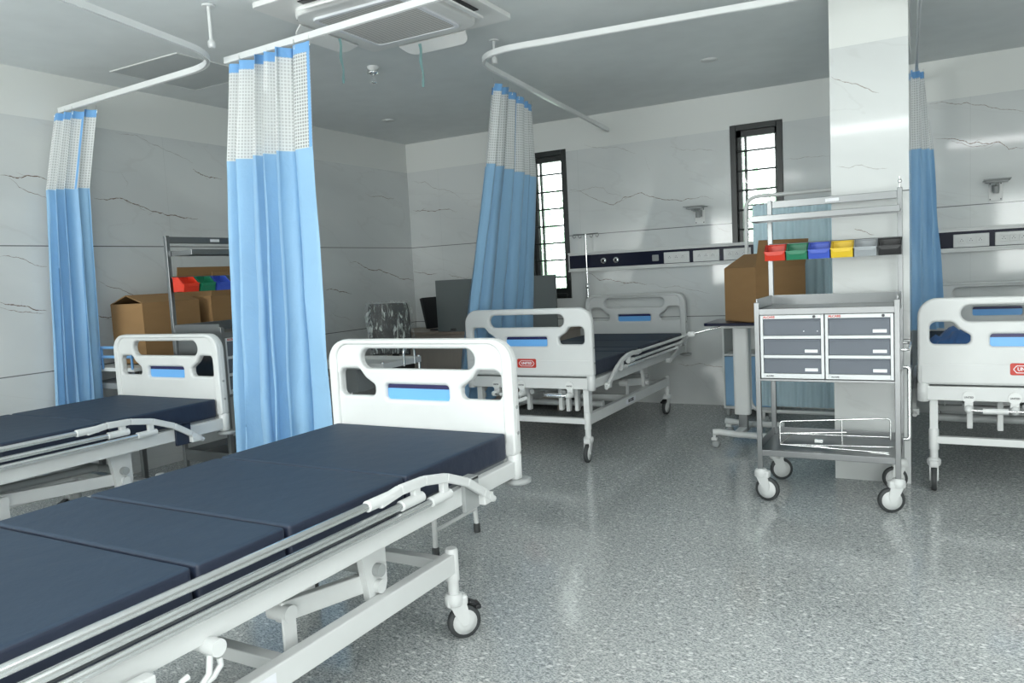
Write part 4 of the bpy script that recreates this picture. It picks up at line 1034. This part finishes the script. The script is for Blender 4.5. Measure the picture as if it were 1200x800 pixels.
# step stool beyond the head of the nearest bed
ss = thing('step_stool', 'white tubular step stool with rubber feet behind the head of the nearest bed', 'step stool', (-2.20, 2.95, 0))
for x in (-.20, .20):
    mb = MB(); mb.cyl((x, -.18, 0.03), (x*.95, -.16, .40), .012, 12); mb.build('leg', M['grey_plastic'] if False else M['white'], ss)
    mb = MB(); mb.cyl((x, .18, 0.03), (x*.95, .16, .40), .012, 12); mb.build('leg', M['white'], ss)
    MB().cyl((x, -.17, .12), (x, .17, .12), .009, 10).build('stretcher', M['white'], ss)
    for y in (-.18, .18): tag(MB().lathe([(.017, .001), (.017, .04), (.013, .045)], (x, y, 0), 'z', 14).build('rubber_foot', M['tyre'], ss), 'dark rubber foot')
mb = MB(); mb.box(-.22, .22, -.18, .18, .40, .425, bev=.006); mb.build('step_top', M['grey_plastic'], ss)
# crumpled blue sheet on the right bed
g = []
rnd = random.Random(2)
for r in range(15):
    row = []
    for i in range(17):
        u, v = i/16-.5, r/14-.5; rr = math.sqrt(u*u+v*v)
        hgt = max(0, .15*(1-2.1*rr*rr*1.6))+.018*math.sin(u*31+v*7)+.018*math.sin(v*27-u*9)
        row.append((u*.42+.01*math.sin(v*20), v*.36+.01*math.sin(u*23), .670+max(.004, hgt)))
    g.append(row)
o = MB().sheet(g).build('bed_sheet', M['cloth_navy'], fix=False); o.location = (.14, 5.02, 0)
tag(o, 'crumpled blue sheet lying on the bed at the right edge', 'sheet')

# ------------------------------------------------------------------ light, world, camera
def area(name, loc, rot, sx, sy, power, col=(1, 1, 1)):
    l = bpy.data.lights.new(name, 'AREA'); l.shape = 'RECTANGLE'; l.size = sx; l.size_y = sy; l.energy = power; l.color = col
    o = bpy.data.objects.new(name, l); COL.objects.link(o); o.location = loc; o.rotation_euler = rot; return o
# daylight through the two wide windows behind the photographer
area('daylight_window', (2.1, YF+.35, 1.5), (PI/2+.45, 0, 0), 2.3, 1.4, 62, (1.0, 1.0, .97))
area('daylight_window', (-3.45, YF+.35, 1.5), (PI/2+.45, 0, -.25), 2.3, 1.4, 92, (1.0, 1.0, .97))
# added fill lamp, unseen behind the photographer, brightening the ceiling from below
area('ceiling_fill', (.2, -1.5, .12), (PI-.55, 0, 0), 4.2, 1.2, 95, (1.0, 1.0, .98))
# ceiling panel lamps above and behind the photographer
for (x, y, p) in ((.75, 1.35, 32), (-.75, -.3, 24), (1.9, -.3, 14), (-2.6, -.6, 24)):
    area('ceiling_lamp', (x, y, ZC-.01), (0, 0, 0), 1.2, .6, p)
w = bpy.data.worlds.new('sky'); scene.world = w; w.use_nodes = True
w.node_tree.nodes['Background'].inputs[0].default_value = (.90, 1.0, .97, 1); w.node_tree.nodes['Background'].inputs[1].default_value = 5

cam = bpy.data.cameras.new('camera'); co = bpy.data.objects.new('camera', cam); COL.objects.link(co)
F, YAW, PITCH, ROLL = 895.894, math.radians(29.135), math.radians(-5.0887), math.radians(-3.0309)
cam.sensor_width = 36; cam.lens = F/1200*36; cam.clip_start = .05
fwd = Vector((-math.sin(YAW)*math.cos(PITCH), math.cos(YAW)*math.cos(PITCH), math.sin(PITCH)))
r = Vector((math.cos(YAW), math.sin(YAW), 0)); u = r.cross(fwd)
r2 = r*math.cos(ROLL)+u*math.sin(ROLL); u2 = -r*math.sin(ROLL)+u*math.cos(ROLL)
MW = Matrix((r2, u2, -fwd)).transposed().to_4x4(); MW.translation = (0, 0, 1.27)
co.matrix_world = MW
scene.camera = co
vs = scene.view_settings
vs.view_transform = 'Standard'; vs.look = 'None'; vs.gamma = 1; vs.exposure = 0.0; vs.use_curve_mapping = False
